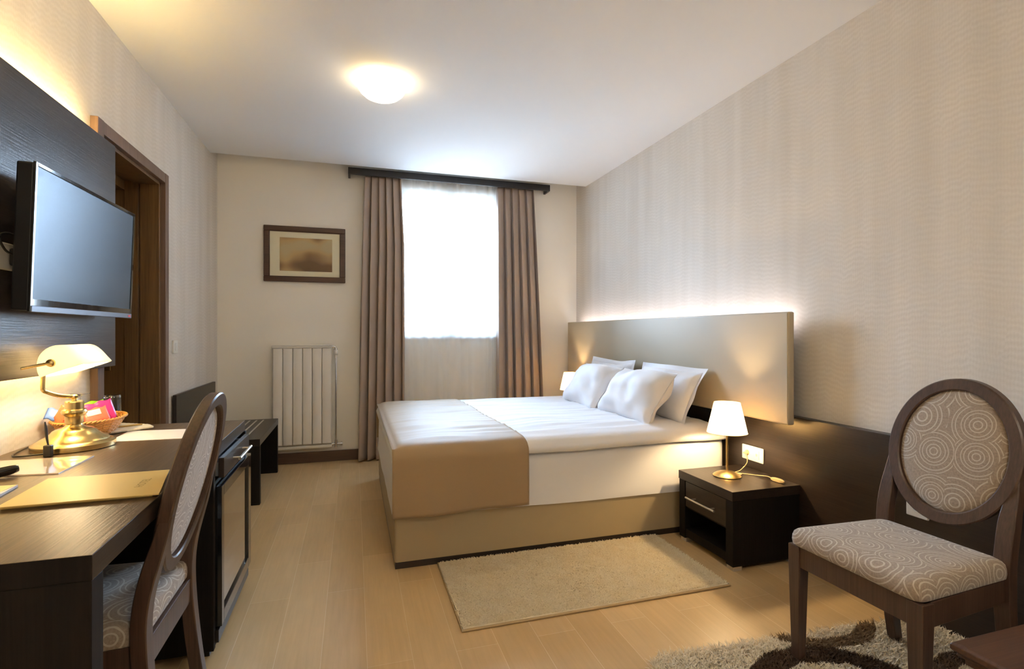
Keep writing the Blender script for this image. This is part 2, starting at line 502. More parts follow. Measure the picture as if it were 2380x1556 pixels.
# window: outer frame, two sashes, panes
b = nb(); fy0, fy1 = YB + 0.12, YB + 0.18
def rect_frame(b, x0, x1, z0, z1, w, y0, y1):
    box(b, x0, x0 + w, y0, y1, z0, z1); box(b, x1 - w, x1, y0, y1, z0, z1)
    box(b, x0 + w, x1 - w, y0, y1, z0, z0 + w); box(b, x0 + w, x1 - w, y0, y1, z1 - w, z1)
rect_frame(b, WX0, WX1, WZ0, WZ1, 0.035, fy0, fy1)
win = struct('window_1', b, 'sash')
wm = (WX0 + WX1) / 2
for x0, x1 in ((WX0 + 0.035, wm), (wm, WX1 - 0.035)):
    b = nb(); rect_frame(b, x0, x1, WZ0 + 0.035, WZ1 - 0.035, 0.045, fy0 - 0.01, fy1 - 0.012)
    s = obj('window_sash', b, 'sash', win)
    obj('window_pane', box(nb(), x0 + 0.045, x1 - 0.045, fy0 + 0.02, fy0 + 0.024, WZ0 + 0.08, WZ1 - 0.08), 'pane', s)
obj('window_sill', box(nb(), WX0, WX1, YB - 0.015, fy0, WZ0 - 0.03, WZ0), 'sash', win)

# door: deep jamb, casing, leaf at the back of the recess
b = nb(); rx = XL - 0.30
box(b, rx, XL, DY1 - 0.005, DY1 + 0.02, 0, DZ + 0.02)                    # far jamb
box(b, XL - 0.095, XL + 0.004, DY1 - 0.022, DY1, 0, DZ)
box(b, XL - 0.175, XL - 0.105, DY1 - 0.016, DY1, 0, DZ)
box(b, rx, XL, DY0 - 0.02, DY0, 0, DZ + 0.02)
box(b, rx, XL, DY0, DY1, DZ - 0.005, DZ + 0.02)
box(b, XL - 0.13, XL + 0.004, DY0, DY1, DZ - 0.018, DZ)
box(b, XL - 0.30, XL - 0.175, DY0, DY1, DZ - 0.06, DZ)
door = struct('door_1', b, 'door', bevel=0.002)
b = nb(); cx0, cx1 = XL, XL + 0.03
box(b, cx0, cx1, DY0 - 0.06, DY0, 0, DZ + 0.058); box(b, cx0, cx1, DY1, DY1 + 0.055, 0, DZ + 0.058)
box(b, cx0, cx1 - 0.002, DY0, DY1, DZ, DZ + 0.058)
obj('door_casing', b, 'casing', door, bevel=0.002)
b = box(nb(), rx - 0.04, rx, DY0, DY1, 0.005, DZ)
obj('door_leaf', b, 'darkdoor', door)
b = nb()
for z0, z1 in ((0.15, 0.95), (1.05, 1.9)):
    rect_frame2 = ((DY0 + 0.12, DY1 - 0.12))
    box(b, rx, rx + 0.008, DY0 + 0.12, DY1 - 0.12, z0, z0 + 0.02); box(b, rx, rx + 0.008, DY0 + 0.12, DY1 - 0.12, z1 - 0.02, z1)
    box(b, rx, rx + 0.008, DY0 + 0.12, DY0 + 0.14, z0, z1); box(b, rx, rx + 0.008, DY1 - 0.14, DY1 - 0.12, z0, z1)
obj('door_moulding', b, 'door', door)
b = box(nb(), XL - 0.275, XL - 0.245, DY1 - 0.010, DY1 - 0.004, 0.93, 1.15)
sp = obj('strike_plate', b, 'brass', door, bevel=0.002)
b = box(nb(), XL - 0.270, XL - 0.252, DY1 - 0.013, DY1 - 0.0095, 1.09, 1.125); box(b, XL - 0.270, XL - 0.252, DY1 - 0.013, DY1 - 0.0095, 0.97, 1.03)
obj('latch_hole', b, 'black', sp)

# ------------------------------------------------------------------ right wall: wainscot, headboard, sockets
tag(obj('wall_panel', box(nb(), XR - 0.05, XR - 0.002, -1.2, YB - 0.02, 0.005, 0.72), 'wenge_y', bevel=0.002),
    'long low dark wenge panel running along the right wall behind bed and nightstands', 'wall panel')
hb = thing('headboard', (2.07, 3.43, 0.687), 'wide taupe upholstered headboard glowing along its top edge', 'headboard')
obj('upholstered_panel', box(nb(), 2.07, 2.11, 2.056, 4.83, 0.687, 1.256), 'leather_h', hb, bevel=0.008)
b = nb()
for y in (2.35, 3.4, 4.5): box(b, 2.11, 2.149, y - 0.1, y + 0.1, 0.70, 0.715)
box(b, 2.11, 2.14, 2.12, 4.78, 0.716, 1.195)
obj('back_batten', b, 'wenge_y', hb)
obj('light_strip', box(nb(), 2.118, 2.138, 2.13, 4.77, 1.197, 1.205), 'ledR', hb)

def socket(y, z, n, label, plugged):
    x = XR - 0.0505
    t = thing('wall_socket', (x, y, z), label, 'socket')
    w = 0.075 * n / 2 + 0.005
    obj('faceplate', box(nb(), x - 0.010, x, y - w, y + w, z - 0.041, z + 0.041), 'whitep', t, bevel=0.004)
    ys = y + (0.035 if n == 2 else 0)
    b = lathe(nb(), [(0.0205, 0), (0.0205, 0.002), (0.018, 0.0022), (0.017, 0.0005), (0.0001, 0.0004)], seg=28)
    bmesh.ops.rotate(b, verts=b.verts, cent=(0, 0, 0), matrix=Matrix.Rotation(R(-90), 3, 'Y'))
    bmesh.ops.translate(b, verts=b.verts, vec=(x - 0.010, ys, z))
    obj('outlet_well', b, 'whitep', t, smooth=40)
    b = nb()
    for dy in (-0.009, 0.009): cyl(b, (x - 0.0118, ys + dy, z), (x - 0.0100, ys + dy, z), 0.0028, seg=10)
    obj('contact_hole', b, 'black', t)
    if n == 2:
        obj('phone_module', box(nb(), x - 0.0125, x - 0.010, y - 0.053, y - 0.018, z - 0.023, z + 0.023), 'whitep', t, bevel=0.001)
        obj('phone_jack', box(nb(), x - 0.013, x - 0.0124, y - 0.042, y - 0.029, z - 0.008, z + 0.006), 'steel', t)
    return t
socket(2.377, 0.471, 2, 'white double wall socket with plugged-in lamp cord above the near nightstand', True)
socket(1.49, 0.456, 1, 'white wall socket on the dark panel seen below the round chair back', False)

# ------------------------------------------------------------------ bed
BX0, BX1, BY0, BY1 = 0.19, 2.13, 2.56, 4.21
def ns(x, y, s, o=0): return noise.noise(Vector((x * s + o, y * s - o, o * 1.7)))
bed = thing('bed', ((BX0 + BX1) / 2, (BY0 + BY1) / 2, 0), 'double bed with taupe leatherette base, white mattress cover and duvet', 'bed')
obj('plinth', box(nb(), BX0 + 0.003, BX1 - 0.01, BY0 + 0.003, BY1 - 0.01, 0, 0.035), 'wenge_x', bed)
b = nb(); r_ = 0.012
poly = []
for cx, cy, a0 in ((BX0 + r_, BY0 + r_, 180), (BX1 - r_, BY0 + r_, 270), (BX1 - r_, BY1 - r_, 0), (BX0 + r_, BY1 - r_, 90)):
    for k in range(5):
        a = R(a0 + 22.5 * k); poly.append((cx + r_ * cos(a), cy + r_ * sin(a)))
ring_join(b, [[b.verts.new((x, y, z)) for x, y in poly] for z in (0.033, 0.262)])
obj('bed_base', b, 'leather', bed, smooth=40)

def rrect(x0, x1, y0, y1, rad, n=7, m=26):
    P = []
    for cx, cy, a0, (ex, ey) in ((x0 + rad, y0 + rad, 180, (x1 - rad, y0)), (x1 - rad, y0 + rad, 270, (x1, y1 - rad)),
                                 (x1 - rad, y1 - rad, 0, (x0 + rad, y1)), (x0 + rad, y1 - rad, 90, (x0, y0 + rad))):
        for k in range(n + 1):
            a = R(a0 + 90 * k / n); P.append((cx + rad * cos(a), cy + rad * sin(a)))
        lx, ly = P[-1]
        for k in range(1, m): P.append((lx + (ex - lx) * k / m, ly + (ey - ly) * k / m))
    return P
# mattress in fitted cover with a hanging hem
b = nb(); rings = []
P = rrect(BX0 + 0.002, BX1 - 0.002, BY0 + 0.001, BY1 - 0.001, 0.07)
cxm, cym = (BX0 + BX1) / 2, (BY0 + BY1) / 2
for z, off in ((0.245, 0.012), (0.26, 0.013), (0.32, 0.008), (0.40, 0.006), (0.48, 0.004), (0.515, -0.004), (0.528, -0.03), (0.53, -0.07)):
    ring = []
    for i, (x, y) in enumerate(P):
        dx, dy = x - cxm, y - cym
        w = off + (0.004 * ns(x, y, 5, z * 2) if z < 0.5 else 0)
        if x > 2.05: w = min(w, -0.002)
        nx = (abs(dx) > (BX1 - BX0) / 2 - 0.07) * (1 if dx > 0 else -1); ny = (abs(dy) > (BY1 - BY0) / 2 - 0.07) * (1 if dy > 0 else -1)
        l = math.hypot(nx, ny) or 1
        zz = z + (0.006 * ns(x, y, 2.2, 4) + 0.004 * sin(x * 3) if z < 0.27 else 0)
        ring.append(b.verts.new((x + nx / l * w, y + ny / l * w, zz)))
    rings.append(ring)
ring_join(b, rings)
obj('mattress', b, 'white', bed, smooth=60)

def top_h(x, y):
    u = (x - BX0) / (BX1 - BX0); v = (y - BY0) / (BY1 - BY0)
    e = min(u, v, 1 - v) * 2.0
    edge = 1 - max(0, 1 - e / 0.30) ** 2.2
    h = 0.592 + 0.020 * edge
    wr = 0.008 * noise.noise(Vector((x * 2.2, y * 24 + 1.5 * noise.noise(Vector((x * 3, y * 2, 0))), 0.3)))
    wr += 0.006 * ns(x, y, 2.6, 2) + 0.003 * noise.noise(Vector((x * 5, y * 9, 3.3)))
    return h + wr * edge
D0x, D1x, D0y, D1y = BX0 - 0.018, BX1 - 0.03, BY0 - 0.022, BY1 + 0.022
def duvet_pt(u, v):
    # v wraps around the cross section: hem at the near side, top, hem at the far side
    x = D0x + (D1x - D0x) * u
    k = 0.07
    ex = 0.0
    if v < k:
        a = v / k * pi / 2; y = D0y + 0.045 * (1 - sin(a)) * 0.0 - 0.010 * sin(a * 2); z = 0.522 + (0.05) * (1 - cos(a))
        y = D0y - 0.012 * sin(v / k * pi)
        z = 0.524 + 0.046 * v / k
    elif v > 1 - k:
        q = (1 - v) / k; y = D1y + 0.012 * sin(q * pi); z = 0.524 + 0.046 * q
    else:
        s = (v - k) / (1 - 2 * k); y = D0y + (D1y - D0y) * s
        z = top_h(min(max(x, BX0), BX1), min(max(y, BY0), BY1))
        dd = min(y - D0y, D1y - y)
        z = 0.570 + (z - 0.570) * math.sqrt(max(0, 1 - (1 - min(dd, 0.06) / 0.06) ** 2))
    du = min(u, 1 - u) * (D1x - D0x)
    if du < 0.05: z = 0.53 + (z - 0.53) * math.sqrt(max(0, 1 - (1 - du / 0.05) ** 2))
    z += 0.006 * ns(x, 0, 3.0, 8) * (v < k or v > 1 - k)
    return (x, y, z)
b = nb(); surf(b, duvet_pt, 110, 110)
g = list(b.verts)
obj('duvet', b, 'white', bed, smooth=180, solid=0.004)

# throw across the foot
tx0, L_near = BX0 - 0.014, 0.308
ytop0, ytop1 = D0y - 0.004, D1y + 0.004
def throw_pt(u, v):
    # v: 0 = hanging hem on the near side ... 1 = far hem
    total = L_near + (ytop1 - ytop0) + 0.25
    s = v * total
    if s < L_near: y = ytop0; z = 0.57 - (L_near - s); dn = (L_near - s)
    elif s < L_near + ytop1 - ytop0: y = ytop0 + s - L_near; z = None; dn = 0
    else: y = ytop1; z = 0.57 - (s - L_near - (ytop1 - ytop0)); dn = 0.57 - z
    xr = 0.862 - 0.075 * min(1, max(0, (y - ytop0) / (ytop1 - ytop0))) ** 0.7
    x = tx0 + (xr - tx0) * u + 0.006 * ns(0, y, 3, 5) * u
    if z is None:
        yc = min(max(y, D0y), D1y)
        z = duvet_pt((x - D0x) / (D1x - D0x), 0.07 + 0.86 * (yc - D0y) / (D1y - D0y))[2] + 0.007 + 0.003 * ns(x, y, 7, 9)
        if x < tx0 + 0.05: z = max(z, 0.585)
    else:
        q = min(1, dn / 0.12)
        sg = -1 if y < 3 else 1
        y += sg * (0.018 * min(1, dn / 0.018) + 0.003 * q + 0.006 * sin(x * 17 + 1) * q + 0.005 * ns(x, z, 5, 3) * q)
        z += -0.004 * sin(x * 6) * q
    return (x, y, z)
b = nb(); surf(b, throw_pt, 50, 130)
tag(obj('bed_throw', b, 'throw', smooth=180, solid=0.004), 'taupe satin bed throw draped across the foot of the bed', 'throw')

def pillow(label, cx, cy, cz, w, h, th, lean, seed, yaw=0, flange=0.03, tilt=0):
    b = nb(); N = 34
    def side(sg):
        def f(a, c):
            u = a * 2 - 1; v = c * 2 - 1
            pin = 1 - 0.06 * (1 - u * u) * abs(v) ** 2; pin2 = 1 - 0.06 * (1 - v * v) * abs(u) ** 2
            x = u * w / 2 * pin2; y = v * h / 2 * pin
            fu = max(0, (1 - abs(u) ** 2.6)); fv = max(0, (1 - abs(v) ** 2.6))
            t = th / 2 * (fu * fv) ** 0.52
            n1 = noise.noise(Vector((u * 1.6 + seed, v * 1.6, seed * 0.7))) * 0.030 + noise.noise(Vector((u * 4 + seed, v * 2.5, 2.0 + seed))) * 0.008
            t2 = max(t + n1 * min(1, t / 0.02), 0.0012)
            bend = 0.02 * sin(u * 3 + seed) * v
            return Vector((x, sg * t2 + bend, y - 0.02 * (1 - abs(v)) * 0))
        return f
    fA, fB = side(1), side(-1)
    surf(b, fA, N, N); surf(b, fB, N, N)
    # flange
    def fl(a, c):
        ang = a * 2 * pi; q = max(abs(cos(ang)), abs(sin(ang)))
        u, v = cos(ang) / q, sin(ang) / q
        p = side(0)((u + 1) / 2, (v + 1) / 2)
        p = Vector((p.x + u * flange * c, p.y + 0.005 * sin(ang * 7 + seed) * c * c, p.z + v * flange * c))
        return p
    if flange: surf(b, fl, 96, 2)
    bmesh.ops.remove_doubles(b, verts=b.verts, dist=0.0006)
    M = Matrix.Translation((cx, cy, cz)) @ Matrix.Rotation(R(90 + yaw), 4, 'Z') @ Matrix.Rotation(R(lean), 4, 'X') @ Matrix.Rotation(R(tilt), 4, 'Y')
    bmesh.ops.transform(b, verts=b.verts, matrix=M)
    return tag(obj('pillow', b, 'white', smooth=180), label, 'pillow', 'white pillows against the headboard')
pillow('white pillow at the back on the near side, its flanged corner against the headboard', 1.955, 2.99, 0.755, 0.66, 0.335, 0.15, 20, 1.3)
pillow('white pillow at the back on the window side, mostly hidden behind the front one', 1.955, 3.76, 0.755, 0.66, 0.335, 0.15, 20, 5.1)
pillow('plump white pillow leaning in front on the near side of the bed', 1.757, 3.00, 0.747, 0.64, 0.37, 0.20, 33, 2.7, flange=0.005)
pillow('plump white pillow leaning in front on the window side of the bed', 1.732, 3.62, 0.747, 0.64, 0.37, 0.20, 33, 8.4, flange=0.005, yaw=-2)

# ------------------------------------------------------------------ nightstands and their lamps
def nightstand(y0, label):
    x0, x1, y1 = 1.735, 2.145, y0 + 0.43
    t = thing('nightstand', ((x0 + x1) / 2, y0 + 0.215, 0), label, 'nightstand', 'wenge nightstands beside the bed')
    b = box(nb(), x0 + 0.004, x1, y0 + 0.002, y0 + 0.052, 0.022, 0.338); box(b, x0 + 0.004, x1, y1 - 0.052, y1 - 0.002, 0.022, 0.338)
    box(b, x0 + 0.010, x1, y0 + 0.052, y1 - 0.052, 0.03, 0.075)
    box(b, x0 + 0.02, x1, y0 + 0.052, y1 - 0.052, 0.185, 0.197)
    box(b, x1 - 0.012, x1, y0 + 0.052, y1 - 0.052, 0.075, 0.338)
    obj('body', b, 'wenge_shade', t, bevel=0.0015)
    obj('top', box(nb(), x0, x1, y0, y1, 0.339, 0.385), 'wenge_y', t, bevel=0.002)
    d = obj('drawer', box(nb(), x0 + 0.007, x0 + 0.22, y0 + 0.055, y1 - 0.055, 0.199, 0.334), 'wenge_y', t, bevel=0.0015)
    b = cyl(nb(), (x0 - 0.026, y0 + 0.10, 0.262), (x0 - 0.026, y1 - 0.10, 0.262), 0.0055)
    for y in (y0 + 0.14, y1 - 0.14): cyl(b, (x0 - 0.026, y, 0.262), (x0 + 0.008, y, 0.262), 0.004, seg=10)
    obj('handle', b, 'steel', d, smooth=40)
    for x in (x0 + 0.012, x1 - 0.06):
        for y in (y0 + 0.006, y1 - 0.054): obj('foot', box(nb(), x, x + 0.048, y, y + 0.048, 0, 0.022), 'foot', t)
    return t
nst = nightstand(2.055, 'dark wenge nightstand on the near side of the bed, with drawer and open shelf')
copy_thing(nst, (nst.location.x, 4.245 + 0.215, 0), 'dark wenge nightstand hidden behind the bed near the window wall')

LX, LY, LZ = 1.907, 2.300, 0.3855
bl = thing('table_lamp', (LX, LY, LZ), 'lit bedside lamp with cream cone shade and gold base on the near nightstand', 'lamp', 'bedside table lamps')
obj('lamp_base', lathe(nb(), [(0.070, 0), (0.0725, 0.003), (0.070, 0.006), (0.058, 0.014), (0.042, 0.021), (0.022, 0.027), (0.008, 0.030)], (LX, LY, LZ), 48), 'gold', bl, smooth=60)
obj('pole', cyl(nb(), (LX, LY, LZ + 0.028), (LX, LY, LZ + 0.260), 0.0055), 'gold', bl, smooth=40)
b = nb(); rings = []
for r, z in ((0.1015, 0.233), (0.066, 0.392)):
    rings.append([b.verts.new((LX + r * cos(2 * pi * k / 64), LY + r * sin(2 * pi * k / 64), LZ + z)) for k in range(64)])
ring_join(b, rings, cap=False)
sh = obj('lamp_shade', b, 'shade', bl, smooth=180)
for r, z in ((0.1017, 0.233), (0.0662, 0.392)):
    b = tube(nb(), [(LX + r * cos(2 * pi * k / 64), LY + r * sin(2 * pi * k / 64), LZ + z) for k in range(64)], 0.0014, 6, closed=True)
    obj('shade_rim', b, 'shade', sh, smooth=180)
b = nb(); 
for k in range(3):
    a = 2 * pi * k / 3; tube(b, [(LX, LY, LZ + 0.243), (LX + 0.098 * cos(a), LY + 0.098 * sin(a), LZ + 0.240)], 0.0012, 6)
obj('shade_spider', b, 'steel', bl)
obj('bulb', lathe(nb(), [(0.004, 0.262), (0.015, 0.268), (0.021, 0.282), (0.021, 0.290), (0.015, 0.302), (0.004, 0.308)], (LX, LY, LZ), 20), 'bulb', bl, smooth=180)
copy_thing(bl, (1.945, 4.46, LZ), 'lit bedside lamp with cream cone shade peeking out behind the pillows, by the window wall')

cd = thing('lamp_cord', (1.95, 2.25, LZ), 'thin cream lamp cord with inline switch trailing over the near nightstand to the socket', 'cord')
pts = smoothpts([(1.965, 2.31, 0.3885), (1.99, 2.285, 0.390), (1.985, 2.33, 0.39), (2.02, 2.33, 0.40), (2.09, 2.36, 0.43), (2.125, 2.408, 0.465), (2.134, 2.412, 0.471)], 8)
obj('cord_to_plug', tube(nb(), pts, 0.0022, 8), 'cord', cd, smooth=180)
b = cyl(nb(), (2.149, 2.412, 0.471), (2.128, 2.412, 0.471), 0.0165, 0.011, 20); cyl(b, (2.128, 2.412, 0.471), (2.115, 2.42, 0.469), 0.007, 0.004, 12)
obj('plug', b, 'cord', cd, smooth=40)
pts = smoothpts([(1.985, 2.33, 0.389), (2.01, 2.30, 0.389), (2.05, 2.25, 0.391), (2.07, 2.19, 0.398), (2.072, 2.16, 0.392)], 8)
obj('cord_to_switch', tube(nb(), pts, 0.0022, 8), 'cord', cd, smooth=180)
b = tube(nb(), [(2.072, 2.168, 0.3945), (2.073, 2.15, 0.3955), (2.078, 2.11, 0.3945), (2.08, 2.092, 0.393)], 0.01, 10, rect=[(0.005, 0.005), (0.010, 0.0085), (0.010, 0.0085), (0.005, 0.005)])
obj('inline_switch', b, 'cord', cd, bevel=0.002)

# ------------------------------------------------------------------ curtains, pelmet, picture, radiator
PY = 4.765
b = box(nb(), -0.046, 1.855, PY, PY + 0.018, 2.550, ZC + 0.01)
pm = obj('pelmet', b, 'pelmet', bevel=0.002); tag(pm, 'black brown curtain pelmet board above the window', 'pelmet')
for x in (-0.046, 1.837): obj('end_board', box(nb(), x, x + 0.018, PY + 0.018, YB - 0.001, 2.550, ZC + 0.01), 'pelmet', pm)
obj('top_board', box(nb(), -0.028, 1.837, PY + 0.018, YB - 0.001, 2.595, ZC + 0.01), 'pelmet', pm)
obj('curtain_rail', box(nb(), 0.0, 1.81, 4.822, 4.838, 2.58, 2.595), 'whitep', pm)

def curtain(label, xt0, xt1, xb0, xb1, n, seed, depth=0.055, quick=4):
    def f(u, v):
        z = 2.578 - (2.578 - 0.012) * v
        q = v ** 0.8
        x0 = xt0 + (xb0 - xt0) * q; x1 = xt1 + (xb1 - xt1) * min(1, v * quick)
        uu = u + 0.018 * noise.noise(Vector((u * 5 + seed, v * 1.3, seed)))
        ph = 2 * pi * n * uu + 0.9 * noise.noise(Vector((u * 3, v * 1.1 + seed, 4))) * min(1, v * 3)
        s = 2 * abs(sin(ph / 2)) ** 0.7 - 1
        amp = depth * (0.60 + 0.45 * min(1, v * 5)) * (0.75 + 0.5 * noise.noise(Vector((u * 4 + seed, v * 0.8, 9))))
        top = max(0, 1 - v * 40)
        amp *= (1 - 0.45 * top)
        x = x0 + (x1 - x0) * uu + 0.014 * cos(ph) * (x1 - x0) / 0.36
        y = 4.832 - amp * s * 0.95 + 0.004 * noise.noise(Vector((u * 20, v * 14, seed))) * top
        if v > 0.9: y -= 0.02 * (v - 0.9) * 10 * max(0, s)
        return (x, min(y, 4.885), z)
    b = nb(); surf(b, f, 150, 60)
    return tag(obj('curtain', b, 'curtain', smooth=180, solid=0.002), label, 'curtain', 'taupe drapes flanking the window')
curtain('taupe pleated drape hanging to the floor left of the window, beside the radiator', 0.085, 0.425, 0.02, 0.455, 5.6, 1.0)
curtain('taupe pleated drape hanging right of the window, behind the bed', 1.315, 1.710, 1.315, 1.830, 5.4, 6.0, quick=1)
def fs(u, v):
    z = 2.578 - 2.56 * v
    ph = 2 * pi * 12 * u + 2.2 * noise.noise(Vector((u * 9, v * 0.9, 2)))
    return (0.36 + 1.03 * u, 4.868 + 0.007 * sin(ph) * (1 + 0.6 * noise.noise(Vector((u * 11, v, 5)))), z)
b = nb(); surf(b, fs, 300, 24)
tag(obj('sheer_curtain', b, 'sheer', smooth=180), 'thin white voile hanging over the bright window between the drapes', 'sheer curtain')

px0, px1, pz0, pz1, py = -0.743, -0.072, 1.597, 2.083, YB
pic = thing('framed_picture', ((px0 + px1) / 2, py - 0.02, pz0), 'dark wood framed picture with cream mat on the wall above the radiator', 'picture')
b = nb()
for (x0, x1, z0, z1) in ((px0, px1, pz1 - 0.045, pz1), (px0, px1, pz0, pz0 + 0.045), (px0, px0 + 0.045, pz0 + 0.045, pz1 - 0.045), (px1 - 0.045, px1, pz0 + 0.045, pz1 - 0.045)):
    box(b, x0, x1, py - 0.030, py - 0.001, z0, z1)
    
obj('frame', b, 'frame', pic, bevel=0.005)
b = nb(); rect_frame(b, px0 + 0.040, px1 - 0.040, pz0 + 0.040, pz1 - 0.040, 0.009, py - 0.024, py - 0.01); obj('inner_lip', b, 'frame', pic, bevel=0.002)
obj('mat_board', box(nb(), px0 + 0.045, px1 - 0.045, py - 0.016, py - 0.012, pz0 + 0.045, pz1 - 0.045), 'mat', pic)
obj('print', box(nb(), px0 + 0.128, px1 - 0.112, py - 0.0185, py - 0.0162, pz0 + 0.095, pz1 - 0.100), 'printm', pic)

rx0, rx1, ryf = -0.663, -0.188, 4.806
rad = thing('radiator', ((rx0 + rx1) / 2, ryf + 0.04, 0.13), 'white six-section panel radiator on the cream wall below the picture', 'radiator')
sw = (rx1 - rx0) / 6
for i in range(6):
    b = nb(); xa, xb = rx0 + i * sw + 0.0016, rx0 + (i + 1) * sw - 0.0016
    prof = [(xa, 4.862), (xa, ryf + 0.012), (xa + 0.004, ryf + 0.006), (xa + 0.018, ryf + 0.001), ((xa + xb) / 2, ryf - 0.001), (xb - 0.018, ryf + 0.001), (xb - 0.004, ryf + 0.006), (xb, ryf + 0.012), (xb, 4.862)]
    ring_join(b, [[b.verts.new((x, y + (0.008 if z > 1.0 or z < 0.18 else 0) * (y < 4.84), z)) for x, y in prof] for z in (0.176, 0.184, 1.006, 1.014)])
    obj('section', b, 'radiator', rad, smooth=35)
b = box(nb(), rx0 - 0.004, rx1 + 0.004, ryf + 0.004, 4.864, 1.018, 1.036); box(b, rx0 - 0.006, rx1 + 0.006, ryf - 0.004, 4.866, 1.036, 1.042)
box(b, rx0, rx1, ryf + 0.018, 4.85, 1.01, 1.02)
obj('top_grille', b, 'radiator', rad, bevel=0.0015)
obj('end_plug', cyl(nb(), (rx0 - 0.010, 4.838, 1.026), (rx0 - 0.004, 4.838, 1.026), 0.011), 'steel', rad, smooth=40)
b = cyl(nb(), (rx0 + 0.003, 4.838, 0.150), (rx1 + 0.004, 4.838, 0.150), 0.017)
obj('header_pipe', b, 'radiator', rad, smooth=40)
for x in (rx0 + 0.08, rx1 - 0.08):
    for z in (0.3, 0.9): obj('bracket', box(nb(), x - 0.012, x + 0.012, 4.862, 4.905, z, z + 0.03), 'radiator', rad)
px = -0.150
b = cyl(nb(), (px, 4.838, 0.19), (px, 4.838, 0.985), 0.0075)
obj('riser_pipe', b, 'chrome', rad, smooth=40)
b = tube(nb(), smoothpts([(rx1 + 0.002, 4.838, 1.026), (px - 0.012, 4.838, 1.026), (px, 4.838, 1.014), (px, 4.838, 1.002)], 4), 0.009, 12)
cyl(b, (rx1 + 0.006, 4.838, 1.026), (rx1 + 0.018, 4.838, 1.026), 0.013); cyl(b, (px, 4.838, 1.0), (px, 4.838, 1.01), 0.014)
obj('top_elbow', b, 'chrome', rad, smooth=40)
obj('valve_head', lathe(nb(), [(0.012, 0.950), (0.017, 0.955), (0.0185, 0.975), (0.017, 0.993), (0.012, 1.0)], (px, 4.838, 0), 24), 'whitep', rad, smooth=50)
b = cyl(nb(), (rx1 + 0.003, 4.838, 0.165), (px + 0.05, 4.838, 0.165), 0.009); cyl(b, (px, 4.838, 0.135), (px, 4.838, 0.20), 0.013)
cyl(b, (px + 0.035, 4.838, 0.165), (px + 0.055, 4.838, 0.165), 0.014); cyl(b, (rx1 + 0.004, 4.838, 0.165), (rx1 + 0.016, 4.838, 0.165), 0.014)
cyl(b, (px + 0.045, 4.838, 0.165), (px + 0.045, 4.905, 0.165), 0.008)
obj('lower_valve', b, 'chrome', rad, smooth=40)

# ------------------------------------------------------------------ ceiling lamps
def ceiling_lamp(x, y, label):
    t = thing('ceiling_lamp', (x, y, ZC), label, 'ceiling lamp', 'opal dome ceiling lamps')
    obj('mounting_plate', lathe(nb(), [(0.120, -0.0005), (0.120, -0.012), (0.110, -0.014)], (x, y, ZC), 48), 'whitep', t, smooth=40)
    obj('opal_dome', lathe(nb(), [(0.130, -0.001), (0.137, -0.012), (0.139, -0.028), (0.136, -0.045), (0.122, -0.068), (0.098, -0.089), (0.066, -0.104), (0.032, -0.112), (0.002, -0.114)], (x, y, ZC), 56), 'dome', t, smooth=180)
    return t
cl = ceiling_lamp(0.155, 3.055, 'round opal dome ceiling lamp glowing over the middle of the room')
fill_lamp = copy_thing(cl, (0.75, -0.75, ZC), 'added unseen dome lamp behind the viewpoint, brightening the foreground')  # extra lamp out of view, added to lift the foreground brightness
for o in fill_lamp.children:
    if o.name.startswith('opal_dome'):
        o.material_slots[0].link = 'OBJECT'; o.material_slots[0].material = MT['fill_dome']

# ------------------------------------------------------------------ left wall: TV panel, TV, switch, bench
PX = -1.04
tp = thing('tv_panel', (PX, 1.7, 1.0), 'large dark wenge wall panel behind the television, backlit in yellow', 'wall panel')
obj('panel', box(nb(), PX - 0.022, PX, 0.30, 2.785, 1.0, 2.001), 'panelwood', tp, bevel=0.0015)
b = nb()
box(b, XL + 0.001, PX - 0.022, 0.5, 2.65, 1.10, 1.16); box(b, XL + 0.001, PX - 0.022, 0.5, 2.65, 1.84, 1.90)
obj('wall_batten', b, 'wenge_y', tp)
obj('upper_light_strip', box(nb(), -1.088, -1.070, 0.4, 2.60, 1.978, 1.984), 'ledL', tp)
obj('lower_light_strip', box(nb(), -1.088, -1.070, 0.4, 2.60, 1.012, 1.018), 'ledL2', tp)

tvx = -0.930
tv = thing('television', (tvx, 2.29, 1.22), 'flat black television on the wenge panel, screen off and reflecting the window', 'television')
def tvf(bm):
    bmesh.ops.rotate(bm, verts=bm.verts, cent=(tvx, 2.29, 1.446), matrix=Matrix.Rotation(R(2.0), 3, 'Y'))
    return bm
T0, T1, TZ0, TZ1 = 1.92, 2.665, 1.215, 1.672
obj('rear_housing', tvf(box(nb(), tvx - 0.050, tvx - 0.003, T0 + 0.004, T1 - 0.004, TZ0 + 0.002, TZ1 - 0.002)), 'black', tv, bevel=0.006)
b = nb(); box(b, tvx - 0.006, tvx + 0.002, T0, T0 + 0.012, TZ0, TZ1); box(b, tvx - 0.006, tvx + 0.002, T1 - 0.012, T1, TZ0, TZ1)
box(b, tvx - 0.006, tvx + 0.002, T0 + 0.012, T1 - 0.012, TZ1 - 0.012, TZ1)
obj('bezel', tvf(b), 'gloss', tv, bevel=0.0015)
obj('lower_bezel', tvf(box(nb(), tvx - 0.006, tvx + 0.001, T0 + 0.012, T1 - 0.012, TZ0 + 0.018, TZ0 + 0.038)), 'gloss', tv)
obj('bottom_trim', tvf(box(nb(), tvx - 0.006, tvx + 0.004, T0 + 0.004, T1 - 0.004, TZ0 - 0.002, TZ0 + 0.018)), plain('tv_trim', (0.16, 0.17, 0.20), 0.3, 0.6), tv, bevel=0.002)
obj('screen', tvf(box(nb(), tvx - 0.006, tvx - 0.001, T0 + 0.012, T1 - 0.012, TZ0 + 0.038, TZ1 - 0.012)), 'screen', tv)
